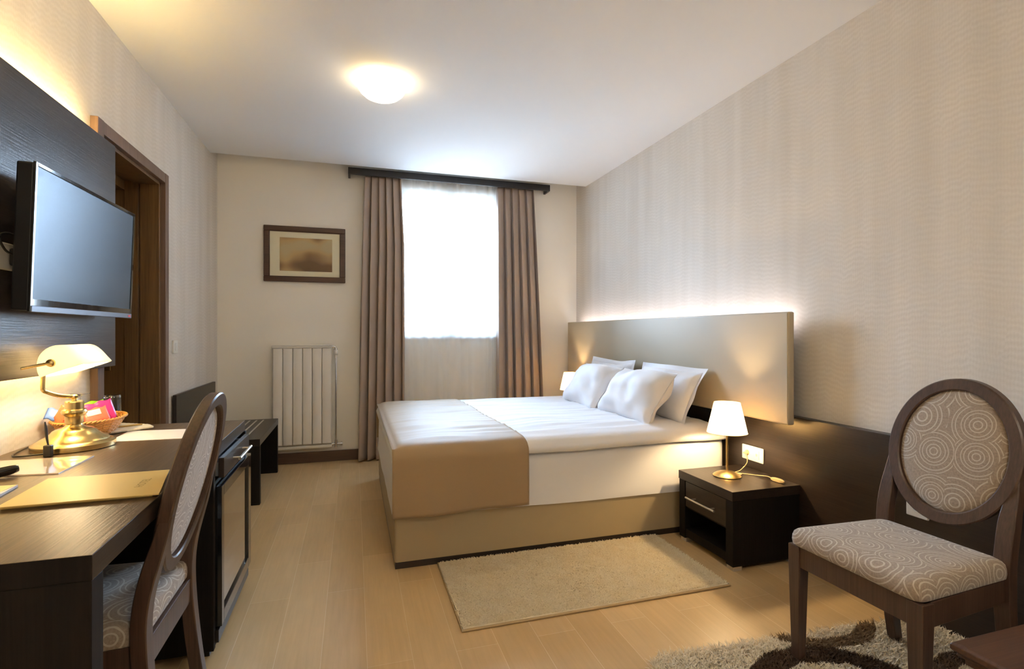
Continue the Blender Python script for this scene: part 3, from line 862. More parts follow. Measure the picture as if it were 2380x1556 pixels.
obj('logo', tvf(box(nb(), tvx + 0.004, tvx + 0.0048, T1 - 0.040, T1 - 0.018, TZ0 + 0.004, TZ0 + 0.012)), plain('red_badge', (0.8, 0.05, 0.06), 0.4), tv)
b = box(nb(), PX, tvx - 0.050, 2.18, 2.40, 1.36, 1.52); 
obj('wall_mount', b, 'black', tv)
so = thing('wall_socket', (PX, 1.955, 1.36), 'wall socket with black plug on the panel at the left edge behind the television', 'socket')
obj('faceplate', box(nb(), PX, PX + 0.010, 1.90, 2.03, 1.345, 1.43), 'whitep', so, bevel=0.004)
tc = thing('power_cable', (PX + 0.02, 1.97, 1.40), 'black power cable looping from plug behind the television', 'cable')
obj('plug', box(nb(), PX + 0.0105, PX + 0.045, 2.00, 2.03, 1.36, 1.415), 'blackcord', tc, bevel=0.006)
pts = smoothpts([(PX + 0.035, 2.015, 1.37), (PX + 0.035, 2.02, 1.30), (PX + 0.03, 2.05, 1.27), (PX + 0.02, 2.12, 1.33), (PX + 0.03, 2.10, 1.43), (PX + 0.03, 1.98, 1.455), (PX + 0.03, 1.92, 1.44), (PX + 0.03, 1.95, 1.40), (PX + 0.035, 2.005, 1.39)], 8)
obj('cable', tube(nb(), pts, 0.0035, 8), 'blackcord', tc, smooth=180)

sx = XL + 0.0005
sw_ = thing('light_switch', (sx, 3.80, 1.06), 'small white double light switch on the wallpaper beside the door', 'light switch')
obj('faceplate', box(nb(), sx, sx + 0.012, 3.762, 3.842, 1.018, 1.102), 'whitep', sw_, bevel=0.003)
for i in (0, 1): obj('rocker', box(nb(), sx + 0.012, sx + 0.0155, 3.781 + i * 0.022, 3.801 + i * 0.022, 1.036, 1.084), 'whitep', sw_, bevel=0.0012)

tag(obj('wall_board', box(nb(), XL + 0.012, XL + 0.032, 3.742, 4.707, 0.40, 0.755), 'wenge_y', bevel=0.002), 'dark wenge rub board on the left wall behind the luggage bench', 'wall board')
bn = thing('luggage_bench', (-0.84, 4.22, 0), 'low dark wenge luggage bench with metal strips, below the rub board', 'bench')
bx0, bx1, by0, by1, bz = XL + 0.034, -0.598, 3.785, 4.66, 0.44
obj('bench_top', box(nb(), bx0, bx1, by0, by1, bz - 0.046, bz), 'wenge_y', bn, bevel=0.002)
for y0 in (by0, by1 - 0.045): obj('leg', box(nb(), bx0, bx1 - 0.001, y0 + 0.001, y0 + 0.044, 0, bz - 0.046), 'wenge_shade', bn, bevel=0.002)
for i in range(6):
    x = -0.70 - 0.05 * i
    obj('metal_strip', box(nb(), x - 0.006, x + 0.006, 3.93, 4.60, bz - 0.001, bz + 0.002), 'strip', bn)

# ------------------------------------------------------------------ desk and minibar
def desk_edge(y): return -0.450 - 0.026 * (y - 1.11) / 1.51
dk = thing('desk', (-0.78, 1.86, 0), 'dark wenge desk with slab ends along the left wall', 'desk')
b = nb(); X0 = XL + 0.001
vs = [(X0, 1.11), (desk_edge(1.11), 1.11), (desk_edge(2.62), 2.62), (X0, 2.62)]
ring_join(b, [[b.verts.new((x, y, z)) for x, y in vs] for z in (0.703, 0.75)])
dt = obj('desk_top', b, 'desk', dk, bevel=0.0015)
dt.data.materials.append(MT['wenge_y']); dt.data.materials.append(MT['wenge_shade'])
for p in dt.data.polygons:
    if p.normal.z < 0.5: p.material_index = 2 if p.normal.y < -0.5 else 1  # light and shade painted by face direction, near edge darkest
obj('end_panel', box(nb(), X0, -0.4515, 1.1115, 1.158, 0, 0.703), 'wenge_shade', dk, bevel=0.0015)
obj('modesty_panel', box(nb(), X0 + 0.002, X0 + 0.022, 1.158, 2.03, 0.25, 0.698), 'wenge_y', dk)

mb = thing('minibar_cabinet', (-0.78, 2.33, 0), 'dark minibar cabinet with glass door and pulled-out drawer at the desk far end', 'cabinet')
m0, m1, mx = 2.040, 2.618, -0.470
b = box(nb(), X0 + 0.002, mx, m0, m0 + 0.025, 0.03, 0.7025); box(b, X0 + 0.002, mx, m1 - 0.025, m1, 0.03, 0.7025)
box(b, X0 + 0.002, mx - 0.003, m0 + 0.025, m1 - 0.025, 0.03, 0.085); box(b, X0 + 0.002, mx - 0.003, m0 + 0.025, m1 - 0.025, 0.605, 0.620)
box(b, X0 + 0.002, X0 + 0.02, m0 + 0.025, m1 - 0.025, 0.085, 0.697)
obj('carcass', b, 'wenge_shade', mb, bevel=0.0015)
for x in (X0 + 0.05, mx - 0.06):
    for y in (m0 + 0.03, m1 - 0.07): obj('foot', box(nb(), x, x + 0.04, y, y + 0.04, 0, 0.03), 'black', mb)
dr = obj('drawer', box(nb(), mx + 0.004, mx + 0.022, m0 + 0.05, m1 - 0.06, 0.626, 0.698), 'wenge_y', mb, bevel=0.0015)
b = box(nb(), mx - 0.35, mx + 0.004, m0 + 0.060, m0 + 0.072, 0.630, 0.680); box(b, mx - 0.35, mx + 0.004, m1 - 0.082, m1 - 0.070, 0.630, 0.680)
box(b, mx - 0.35, mx + 0.004, m0 + 0.072, m1 - 0.082, 0.630, 0.636)
obj('drawer_box', b, plain('grey_drawer_side', (0.30, 0.33, 0.38), 0.35, 0.5), dr)
hx = mx + 0.050
b = cyl(nb(), (hx, 2.215, 0.664), (hx, 2.44, 0.664), 0.006)
for y in (2.24, 2.415): cyl(b, (mx + 0.022, y, 0.664), (hx, y, 0.664), 0.004, seg=10)
obj('handle', b, 'steel', dr, smooth=40)
b = nb(); fx0, fx1 = mx - 0.002, mx + 0.020
box(b, fx0, fx1, m0 + 0.028, m0 + 0.062, 0.10, 0.600); box(b, fx0, fx1, m1 - 0.062, m1 - 0.006, 0.10, 0.600)
box(b, fx0, fx1, m0 + 0.062, m1 - 0.062, 0.10, 0.145); box(b, fx0, fx1, m0 + 0.062, m1 - 0.062, 0.560, 0.600)
fd = obj('fridge_door', b, 'gloss', mb, bevel=0.002)
obj('door_glass', box(nb(), fx1 - 0.012, fx1 - 0.008, m0 + 0.062, m1 - 0.062, 0.145, 0.560), 'fridge', fd)
b = nb(); box(b, mx - 0.45, mx - 0.44, m0 + 0.03, m1 - 0.03, 0.11, 0.59); box(b, mx - 0.44, mx - 0.01, m0 + 0.03, m0 + 0.036, 0.11, 0.59); box(b, mx - 0.44, mx - 0.01, m1 - 0.036, m1 - 0.03, 0.11, 0.59)
for z in (0.11, 0.27, 0.42, 0.585): box(b, mx - 0.44, mx - 0.03, m0 + 0.036, m1 - 0.036, z, z + 0.005)
obj('fridge_interior', b, 'lining', mb)
obj('kick_grille', box(nb(), mx - 0.003, mx + 0.010, m0 + 0.027, m1 - 0.01, 0.045, 0.088), 'wenge_y', mb)

# ------------------------------------------------------------------ chairs
CH = {}
def make_chair(label):
    t = thing('dining_chair', (0, 0, 0), label, 'chair', 'round-back dining chairs')
    # seat cushion (trapezoid, rounded)
    def outline(s, n=9):
        pts = [(-0.212, 0.218), (-0.212, -0.218), (0.202, -0.195), (0.202, 0.195)]
        out = []; rad = 0.035
        for i in range(4):
            p = Vector(pts[i]); a = Vector(pts[i - 1]); c = Vector(pts[(i + 1) % 4])
            d1 = (a - p).normalized(); d2 = (c - p).normalized()
            for k in range(n):
                q = k / (n - 1)
                p1 = p + d1 * rad; p2 = p + d2 * rad
                w = (1 - q) ** 2 * p1 + 2 * q * (1 - q) * p + q * q * p2
                out.append(Vector((w.x * s, w.y * s)))
            p1 = p + d2 * rad; p2 = c - d2 * rad
            for k in range(1, 8): out.append((p1 + (p2 - p1) * k / 8) * s)
        return out
    b = nb(); rings = []
    for s, z in ((0.965, 0.405), (0.995, 0.410), (1.005, 0.425), (1.0, 0.440), (0.985, 0.451), (0.955, 0.458), (0.88, 0.4635), (0.75, 0.467), (0.5, 0.469), (0.2, 0.470)):
        rings.append([b.verts.new((p.x, p.y, z)) for p in outline(s)])
    ring_join(b, rings)
    bmesh.ops.recalc_face_normals(b, faces=b.faces)
    uvl = b.loops.layers.uv.new('UVMap')
    for f in b.faces:
        n = f.normal
        for l in f.loops:
            p = l.vert.co; d = max(0, 0.452 - p.z)
            q = Vector((p.x, p.y)); e = q.normalized() if d > 0 else Vector((0, 0))
            if abs(p.x) / 0.22 > abs(p.y) / 0.23: e = Vector((math.copysign(1, p.x), 0)) if d > 0 else e
            else: e = Vector((0, math.copysign(1, p.y))) if d > 0 else e
            l[uvl].uv = (p.x + e.x * d + 1.0, p.y + e.y * d + 1.0)
    obj('seat', b, 'fabric', t, smooth=180)
    b = nb(); ap = [(-0.192, 0.206), (-0.192, -0.206), (0.200, -0.176), (0.200, 0.176)]
    for i in range(4):
        p = Vector(ap[i]); q = Vector(ap[(i + 1) % 4]); d = (q - p).normalized(); nrm = Vector((-d.y, d.x)) * 0.011
        c = [p + nrm, p - nrm, q - nrm, q + nrm]
        ring_join(b, [[b.verts.new((w.x, w.y, z)) for w in c] for z in (0.335, 0.405)])
    obj('seat_frame', b, 'walnut', t, bevel=0.002)
    for s in (1, -1):
        b = tube(nb(), [(-0.186, s * 0.200, 0.405), (-0.186, s * 0.200, 0.335), (-0.186, s * 0.200, 0)], 0.02, rect=[(0.022, 0.022), (0.022, 0.022), (0.015, 0.015)], up=(0, 1, 0))
        obj('leg', b, 'walnut', t, bevel=0.002)
        pts = smoothpts([(0.245, s * 0.178, 0), (0.222, s * 0.178, 0.14), (0.204, s * 0.178, 0.30), (0.197, s * 0.180, 0.42), (0.202, s * 0.182, 0.50), (0.218, s * 0.182, 0.575), (0.238, s * 0.183, 0.645), (0.253, s * 0.181, 0.71)], 5)
        nn = len(pts)
        rc = [(0.0155 + 0.007 * min(1, i / nn * 3) - 0.012 * max(0, (i - nn + 12) / 12), 0.0175 - 0.005 * max(0, (i - nn + 10) / 10)) for i in range(nn)]
        b = tube(nb(), pts, 0.02, rect=rc, up=(1, 0, 0))
        obj('leg', b, 'walnut', t, smooth=40, bevel=0.003)
    # round back: leaning ellipse ring
    zc, A, Bz, xc, lean = 0.745, 0.181, 0.218, 0.258, 0.235
    def rp(a, k, off=0.0):
        z = zc + (Bz + k) * sin(a); y = (A + k) * cos(a)
        return Vector((xc + (z - zc) * lean + off, y, z))
    b = nb(); rings = []
    for i in range(80):
        a = 2 * pi * i / 80
        rings.append([b.verts.new(rp(a, k, off)) for k, off in ((-0.019, -0.012), (-0.015, -0.016), (0.015, -0.016), (0.019, -0.012), (0.019, 0.012), (0.015, 0.016), (-0.015, 0.016), (-0.019, 0.012))])
    ring_join(b, rings, closed=True)
    obj('back_ring', b, 'walnut', t, smooth=30)
    b = nb(); rings = []
    for q, off in ((0.02, -0.019), (0.35, -0.018), (0.65, -0.0155), (0.85, -0.012), (0.96, -0.007), (1.0, -0.001), (0.96, 0.003), (0.8, 0.005), (0.4, 0.006), (0.02, 0.006)):
        ring = []
        for i in range(72):
            a = 2 * pi * i / 72
            z = zc + (Bz - 0.018) * q * sin(a); y = (A - 0.018) * q * cos(a)
            ring.append(b.verts.new((xc + (z - zc) * lean + off, y, z)))
        rings.append(ring)
    ring_join(b, rings)
    uvl = b.loops.layers.uv.new('UVMap')
    for f in b.faces:
        for l in f.loops: l[uvl].uv = (l.vert.co.y + 5.02, l.vert.co.z + 0.03)
    obj('back_cushion', b, 'fabric', t, smooth=60)
    return t
ch = make_chair('walnut round-back chair with circle-patterned seat, tucked under the desk')
ch.location = (-0.684, 1.625, 0)
ch2 = copy_thing(ch, (1.662, 1.222, 0.012), 'walnut round-back chair with circle-patterned seat, standing on the shaggy rug', R(0.5))

# ------------------------------------------------------------------ waste bin under the desk
tb = thing('waste_bin', (-0.70, 1.68, 0), 'ribbed waste bin in the dark under the desk chair', 'bin')
b = nb(); rings = []; n = 180
for r, z in ((0.105, 0.0), (0.128, 0.175), (0.130, 0.18), (0.122, 0.18), (0.100, 0.008)):
    rings.append([b.verts.new((-0.70 + (r + 0.0022 * (k % 3 == 0)) * cos(2 * pi * k / n), 1.68 + (r + 0.0022 * (k % 3 == 0)) * sin(2 * pi * k / n), z)) for k in range(n)])
ring_join(b, rings)
obj('bin_body', b, 'bin', tb, smooth=30)

# ------------------------------------------------------------------ things on the desk
Z = 0.7502
gx, gy = -0.934, 2.175
dl = thing('desk_lamp', (gx, gy, Z), 'lit brass banker lamp with white glass shade on the desk', 'lamp')
prof = [(0.112, 0), (0.117, 0.002), (0.117, 0.018), (0.113, 0.021), (0.104, 0.026), (0.100, 0.027), (0.094, 0.034), (0.078, 0.042), (0.066, 0.052), (0.060, 0.060), (0.050, 0.066), (0.034, 0.070), (0.026, 0.076), (0.022, 0.083)]
obj('lamp_base', lathe(nb(), prof, (gx, gy, Z), 64), 'brass', dl, smooth=35)
prof = [(0.022, 0.082), (0.0265, 0.085), (0.0265, 0.108), (0.029, 0.112), (0.035, 0.117), (0.037, 0.124), (0.034, 0.131), (0.027, 0.135), (0.027, 0.158), (0.024, 0.162), (0.009, 0.163), (0.008, 0.168), (0.0115, 0.173), (0.0115, 0.180), (0.007, 0.184)]
obj('column', lathe(nb(), prof, (gx, gy, Z), 48), 'brass', dl, smooth=35)
pts = smoothpts([(gx, gy, Z + 0.176), (gx - 0.028, gy - 0.04, Z + 0.186), (-0.985, 2.115, Z + 0.200), (-0.990, 2.106, Z + 0.207), (-0.991, 2.104, Z + 0.222), (-0.990, 2.106, Z + 0.262)], 6)
obj('arm', tube(nb(), pts, 0.0065, 14), 'brass', dl, smooth=180)
# shell shaped glass shade, long axis along y
SP = [(-0.996, 1.000), (-1.004, 1.022), (-1.005, 1.048), (-0.998, 1.074), (-0.980, 1.095), (-0.955, 1.106), (-0.930, 1.102), (-0.908, 1.084), (-0.889, 1.060), (-0.876, 1.044)]
sy0, sy1 = 2.082, 2.332
SPs = [tuple(p) for p in smoothpts([(x, z, 0) for x, z in SP], 4)]
cxs, czs = -0.945, 1.030
b = nb(); rings = []
stations = []
for q in range(0, 7):
    a = pi / 2 * q / 6; stations.append((sy0 + 0.022 * (1 - sin(a)), max(sin(a), 0.02) if False else 0.45 + 0.55 * sin(a)))
stations = [(sy0 - 0.0 , 0.02), (sy0 - 0.004, 0.35), (sy0 + 0.0, 0.70), (sy0 + 0.008, 0.90), (sy0 + 0.022, 1.0)] + [(sy0 + 0.022 + (sy1 - sy0 - 0.044) * k / 8, 1.0) for k in range(1, 8)] + [(sy1 - 0.022, 1.0), (sy1 - 0.008, 0.90), (sy1, 0.70), (sy1 + 0.004, 0.35), (sy1, 0.02)]
lx, lz = (SP[0][0] + SP[-1][0]) / 2, (SP[0][1] + SP[-1][1]) / 2
for y, s in stations:
    rings.append([b.verts.new((lx + (x - lx) * s, y, lz + (z - lz) * s)) for x, z, _ in SPs])
for a_, b_ in zip(rings[:-1], rings[1:]):
    for i in range(len(a_) - 1): b.faces.new((a_[i], a_[i + 1], b_[i + 1], b_[i]))
obj('glass_shade', b, 'opal', dl, smooth=180, solid=0.004)
b = lathe(nb(), [(0.0125, 0), (0.0135, 0.003), (0.012, 0.009), (0.008, 0.012), (0.004, 0.014)], seg=24)
bmesh.ops.rotate(b, verts=b.verts, cent=(0, 0, 0), matrix=Matrix.Rotation(R(90), 3, 'X')); bmesh.ops.translate(b, verts=b.verts, vec=(-0.956, sy0 - 0.003, 1.050))
tube(b, [(-0.956, sy0 - 0.012, 1.050), (-1.0, sy0 - 0.02, 1.040), (-1.022, sy0 - 0.035, 1.034)], [0.005, 0.0048, 0.0042], 12)
obj('pivot_knob', b, 'brass', dl, smooth=50)
obj('bulb', cyl(nb(), (-0.945, 2.15, 1.045), (-0.945, 2.26, 1.045), 0.012), 'tubelight', dl, smooth=40)

cb = thing('black_cable', (-0.99, 2.04, Z), 'black cord with small rectangular inline switch standing beside the brass lamp', 'cable')
b = box(nb(), -0.952, -0.930, 2.020, 2.038, Z, Z + 0.038); obj('inline_switch', b, 'blackcord', cb, bevel=0.003)
pts = smoothpts([(-0.941, 2.029, Z + 0.036), (-0.946, 2.032, Z + 0.06), (-0.950, 2.035, Z + 0.09), (-0.953, 2.036, Z + 0.112)], 6)
obj('cord_end', tube(nb(), pts, [0.002 + 0.002 * sin(pi * i / (len(pts) - 1)) for i in range(len(pts))], 8), 'blackcord', cb, smooth=180)
pts = smoothpts([(-0.955, 2.05, Z + 0.006), (-1.03, 2.04, Z + 0.004), (-1.06, 2.09, Z + 0.004), (-1.075, 2.20, Z + 0.005), (-1.085, 2.30, Z + 0.006)], 8)
obj('cord', tube(nb(), pts, 0.0028, 8), 'blackcord', cb, smooth=180)

# wicker basket
kx, ky = -0.983, 2.41
bk = thing('wicker_basket', (kx, ky, Z), 'oval orange wicker basket of sachets behind the brass lamp', 'basket')
def bk_r(h): return 0.58 + 0.42 * (h / 0.066) ** 0.8
b = nb(); rows = 13
for i in range(rows):
    h = 0.003 + 0.060 * i / (rows - 1); s = bk_r(h); n = 96
    tube(b, [(kx + (0.105 * s + 0.0018 * sin(24 * 2 * pi * k / n + pi * i)) * cos(2 * pi * k / n), ky + (0.150 * s + 0.0018 * sin(24 * 2 * pi * k / n + pi * i)) * sin(2 * pi * k / n), Z + h) for k in range(n)], 0.0026, 6, closed=True)
obj('woven_wall', b, 'wicker', bk, smooth=180)
b = nb()
for k in range(24):
    a = 2 * pi * (k + 0.5) / 24
    tube(b, [(kx + 0.105 * bk_r(h) * cos(a), ky + 0.150 * bk_r(h) * sin(a), Z + h) for h in (0.002, 0.02, 0.045, 0.064)], 0.0028, 6)
obj('stakes', b, 'wicker', bk, smooth=180)
b = nb(); n = 160
for ph in (0, pi):
    tube(b, [(kx + (0.107 + 0.003 * cos(26 * 2 * pi * k / n + ph)) * cos(2 * pi * k / n), ky + (0.152 + 0.003 * cos(26 * 2 * pi * k / n + ph)) * sin(2 * pi * k / n), Z + 0.067 + 0.003 * sin(26 * 2 * pi * k / n + ph)) for k in range(n)], 0.0033, 6, closed=True)
obj('braided_rim', b, 'wicker', bk, smooth=180)
b = lathe(nb(), [(0.62, 0.0005), (0.62, 0.004), (0.1, 0.004)], (0, 0, 0), 48, 1, 1)
bmesh.ops.scale(b, verts=b.verts, vec=(0.105, 0.150, 1)); bmesh.ops.translate(b, verts=b.verts, vec=(kx, ky, Z))
obj('basket_bottom', b, 'wicker', bk)

def sachet(name, label, p, w, h, th, rot, col, shape=0, extra=None, cat='sachet'):
    t = thing(name, p, label, cat, 'sachets in the wicker basket')
    b = nb()
    def f(sg):
        def g(a, c):
            u, v = a * 2 - 1, c * 2 - 1
            e = (1 - u ** 4) * (1 - v ** 4)
            wd = w / 2 * (1 if shape == 0 else max(0.02, (1 - max(0, v)) ** 0.7 * (0.75 + 0.25 * (1 - abs(v)))))
            return Vector((u * wd, sg * (th / 2 * max(e, 0) ** 0.6 + 0.001 * sin(u * 14 + v * 9) * e), v * h / 2 + 0.003 * sin(u * 7)))
        return g
    surf(b, f(1), 14, 14); surf(b, f(-1), 14, 14)
    bmesh.ops.remove_doubles(b, verts=b.verts, dist=0.0003)
    M = Matrix.Translation(p) @ Matrix.Rotation(R(rot[2]), 4, 'Z') @ Matrix.Rotation(R(rot[0]), 4, 'X') @ Matrix.Rotation(R(rot[1]), 4, 'Y')
    bmesh.ops.transform(b, verts=b.verts, matrix=M)
    obj('wrapper', b, plain(name + '_foil', col, 0.3), t, smooth=180)
    if extra:
        eu, ev, ew, eh, ecol = extra
        b = box(nb(), eu - ew / 2, eu + ew / 2, -th / 2 - 0.0016, -th / 2 - 0.0004, ev - eh / 2, ev + eh / 2)
        bmesh.ops.transform(b, verts=b.verts, matrix=M)
        obj('printed_label', b, plain(name + '_label', ecol, 0.5), t)
    return t
sachet('tea_sachet', 'blue foil sachet at the wall side of the wicker basket', Vector((-1.045, 2.315, 0.845)), 0.07, 0.045, 0.010, (-25, 20, 30), (0.12, 0.25, 0.72))
sachet('tea_sachet', 'orange teardrop-shaped sachet standing upright in the basket', Vector((-1.020, 2.298, 0.846)), 0.055, 0.078, 0.010, (0, -6, 30), (0.85, 0.22, 0.10), 1)
sachet('candy_wrapper', 'crumpled bright red wrapper beside the orange sachet', Vector((-0.992, 2.305, 0.832)), 0.038, 0.045, 0.018, (20, 40, 30), (0.75, 0.02, 0.02))
sachet('tea_sachet', 'strawberry red sachet with white label in the middle of the basket', Vector((-0.950, 2.372, 0.832)), 0.080, 0.060, 0.014, (-28, -12, 30), (0.80, 0.16, 0.10), 0, (-0.005, 0.010, 0.044, 0.022, (0.85, 0.80, 0.78)))
sachet('tea_sachet', 'magenta foil sachet at the door end of the basket', Vector((-0.958, 2.425, 0.838)), 0.095, 0.080, 0.010, (-12, -14, 32), (0.62, 0.04, 0.28))
sachet('tea_sachet', 'lime green sachet sticking up behind the magenta one', Vector((-1.000, 2.445, 0.838)), 0.100, 0.075, 0.008, (-6, -8, 32), (0.22, 0.55, 0.02))

# glasses
def tumbler(p, r0, r1, h, label):
    b = lathe(nb(), [(r1, 0), (r1 + 0.0005, 0.001), (r0 + 0.002, h - 0.004), (r0, h), (r0 * 0.2, h), (r0 * 0.2, h - 0.010), (r0 - 0.003, h - 0.012), (r1 - 0.003, 0.0005)], p, 40)
    return tag(obj('tumbler', b, 'glass', smooth=40), label, 'glass', 'upturned tumblers behind the basket')
tumbler((-1.006, 2.665, Z), 0.028, 0.032, 0.128, 'tall clear tumbler standing upside down at the desk end nearest the door')
tumbler((-1.055, 2.600, Z), 0.028, 0.033, 0.110, 'shorter clear tumbler upside down between basket and wall') if False else tumbler((-1.045, 2.59, Z), 0.030, 0.034, 0.108, 'shorter clear tumbler standing upside down half hidden behind the green sachet')
wg = [(0.031, 0), (0.033, 0.001), (0.038, 0.03), (0.036, 0.055), (0.022, 0.080), (0.006, 0.092), (0.0035, 0.105), (0.0035, 0.138), (0.008, 0.146), (0.032, 0.151), (0.033, 0.153), (0.002, 0.153)]
WG = wg[:-1] + [(0.002, 0.153)]
inner = [(0.020, 0.078), (0.034, 0.055), (0.0362, 0.03), (0.0312, 0.0)]
b = nb()
lathe(b, WG, (-1.064, 2.525, Z), 40, cap=False)
lathe(b, [(0.001, 0.082), (0.018, 0.076)] + inner[1:], (-1.064, 2.525, Z), 40, cap=False)
tag(obj('wine_glass', b, 'glass', smooth=40), 'small stemmed glass standing upside down, its foot in the air behind the basket', 'glass')

# papers
def sheet(name, pts, z0, th, m, label, cat, bevel=0):
    b = nb(); ring_join(b, [[b.verts.new((x, y, z)) for x, y in pts] for z in (z0, z0 + th)])
    return tag(obj(name, b, m, bevel=bevel), label, cat)
sheet('paper_sheet', [(-0.86, 2.235), (-0.612, 2.228), (-0.640, 2.44), (-0.87, 2.455)], Z, 0.0012, 'paper', 'white paper sheet lying flat on the desk right of the lamp', 'paper')
b = nb(); npts = [(-0.915, 2.40), (-0.80, 2.50), (-0.835, 2.56), (-0.90, 2.60), (-0.975, 2.64), (-1.0, 2.56)]
zig = []
for i in range(len(npts)):
    p = Vector(npts[i]); q = Vector(npts[(i + 1) % len(npts)]); k = 8
    nr = Vector((q.y - p.y, p.x - q.x)).normalized()
    for s in range(k): zig.append(p + (q - p) * s / k + nr * (0.004 if s % 2 else 0))
ring_join(b, [[b.verts.new((p.x, p.y, z)) for p in zig] for z in (Z + 0.002, Z + 0.010)])
nap = obj('table_mat', b, 'napkin', bevel=0.002); tag(nap, 'ivory scallop-edged cloth folded on the desk beyond the white paper', 'cloth')
tag(obj('pen', cyl(nb(), (-0.97, 2.47, Z + 0.0135), (-0.855, 2.545, Z + 0.0135), 0.0035, seg=12), 'gold', smooth=40), 'slim gold pen lying on the ivory cloth', 'pen')

ev = [(-0.765, 1.440), (-0.452, 1.450), (-0.503, 1.697), (-0.783, 1.687)]
b = nb(); ring_join(b, [[b.verts.new((x, y, z)) for x, y in ev] for z in (Z + 0.006, Z + 0.009)])
ring_join(b, [[b.verts.new((x, y, z)) for x, y in [(-0.762, 1.452), (-0.470, 1.462), (-0.507, 1.690), (-0.780, 1.680)]] for z in (Z, Z + 0.004)])
en = obj('folder', b, 'envelope'); tag(en, 'gold card folder printed with small letters at the front edge of the desk', 'folder')
def txt(s, size, loc, parent, m, rz):
    c = bpy.data.curves.new('printed_text', 'FONT'); c.body = s; c.size = size; c.extrude = 0.0001; c.align_x = 'CENTER'
    tmp = bpy.data.objects.new('tmp', c); C.objects.link(tmp)
    bpy.context.view_layer.update()
    me = bpy.data.meshes.new_from_object(tmp.evaluated_get(bpy.context.evaluated_depsgraph_get()))
    bpy.data.objects.remove(tmp); bpy.data.curves.remove(c)
    me.name = 'printed_text'; me.materials.clear(); me.materials.append(MT[m])
    o = bpy.data.objects.new('printed_text', me); C.objects.link(o)
    o.location = loc; o.rotation_euler = (0, 0, rz); o.parent = parent
    return o
txt('HOTEL', 0.026, (-0.515, 1.567, Z + 0.0092), en, 'ink', R(93))

sheet('leaflet', [(-1.085, 1.800), (-0.797, 1.770), (-0.802, 1.992), (-1.085, 1.990)], Z, 0.0035, 'lam', 'glossy laminated leaflet on the desk in front of the lamp', 'leaflet')
np_ = sheet('notepad', [(-0.99, 1.56), (-0.822, 1.560), (-0.832, 1.655), (-0.99, 1.66)], Z, 0.006, plain('notepad_edge', (0.72, 0.72, 0.74), 0.6), 'small notepad with yellow cover at the left edge of the picture', 'notepad')
obj('cover', box(nb(), -0.985, -0.834, 1.565, 1.652, Z + 0.006, Z + 0.0068), plain('yellow_cover', (0.80, 0.68, 0.28), 0.35), np_)
b = tube(nb(), smoothpts([(-0.985, 1.70, Z + 0.011), (-0.955, 1.735, Z + 0.014), (-0.915, 1.775, Z + 0.018), (-0.900, 1.790, Z + 0.020)], 5), [0.010 + 0.004 * sin(pi * i / 15) for i in range(16)], 14)
tag(obj('handset', b, 'gloss', smooth=60), 'glossy black rounded handset end lying by the leaflet at the left picture edge', 'handset')

# ------------------------------------------------------------------ rugs
LEAN = (0.15, 1.0)
def blades(n, area, h, w, seed, density_mask=None):
    rg = np.random.default_rng(seed)
    x0, x1, y0, y1 = area
    P = np.empty((n, 2)); P[:, 0] = rg.uniform(x0, x1, n); P[:, 1] = rg.uniform(y0, y1, n)
    if density_mask is not None: P = P[density_mask(P)]
    n = len(P)
    ang = rg.uniform(0, 2 * pi, n); lean = rg.uniform(*LEAN, n); la = rg.uniform(0, 2 * pi, n)
    hh = h * rg.uniform(0.75, 1.15, n); ww = w * rg.uniform(0.8, 1.2, n)
    V = np.zeros((n, 5, 3))
    dx, dy = np.cos(ang) * ww / 2, np.sin(ang) * ww / 2
    ang = la + pi / 2 + rg.normal(0, 0.35, n)
    dx, dy = np.cos(ang) * ww / 2, np.sin(ang) * ww / 2
    lx, ly = np.cos(la) * lean * hh, np.sin(la) * lean * hh
    for i, (s, f, wd) in enumerate(((-1, 0, 0.8), (1, 0, 0.8), (-1, 0.6, 1.0), (1, 0.6, 1.0), (0, 1.0, 0))):
        V[:, i, 0] = P[:, 0] + s * dx * wd + lx * f ** 1.7
        V[:, i, 1] = P[:, 1] + s * dy * wd + ly * f ** 1.7
        V[:, i, 2] = hh * f * (1 - 0.25 * lean * f)
    return P, V

def soft_pile(m, nt, N, L, B, colsock):
    df = N.new('ShaderNodeBsdfDiffuse'); tl = N.new('ShaderNodeBsdfTranslucent'); a = N.new('ShaderNodeMixShader')
    a.inputs[0].default_value = 0.2
    L.new(colsock, df.inputs[0]); L.new(colsock, tl.inputs[0])
    L.new(df.outputs[0], a.inputs[1]); L.new(tl.outputs[0], a.inputs[2])
    L.new(a.outputs[0], N['Material Output'].inputs['Surface']); N.remove(B)

def pile(name, parent, area, n, h, w, seed, m, z0, mask=None):
    P, V = blades(n, area, h, w, seed, mask)
    n = len(P)
    V[:, :, 2] += z0
    loc = np.array(parent.location)
    me = bpy.data.meshes.new(name)
    me.vertices.add(n * 5); me.vertices.foreach_set('co', (V.reshape(-1, 3) - loc).astype(np.float32).ravel())
    base = np.arange(n) * 5
    q = np.stack([base, base + 1, base + 3, base + 2], 1); t = np.stack([base + 2, base + 3, base + 4], 1)
    loops = np.concatenate([q, t], 1).ravel()
    me.loops.add(n * 7); me.loops.foreach_set('vertex_index', loops.astype(np.int32))
    me.polygons.add(n * 2)
    st = np.empty((n, 2), np.int32); st[:, 0] = np.arange(n) * 7; st[:, 1] = st[:, 0] + 4
    me.polygons.foreach_set('loop_start', st.ravel())
    me.update(calc_edges=True); me.validate()
    o = bpy.data.objects.new(name, me); C.objects.link(o); o.parent = parent
    me.materials.append(m); o['kind'] = 'stuff'
    return o

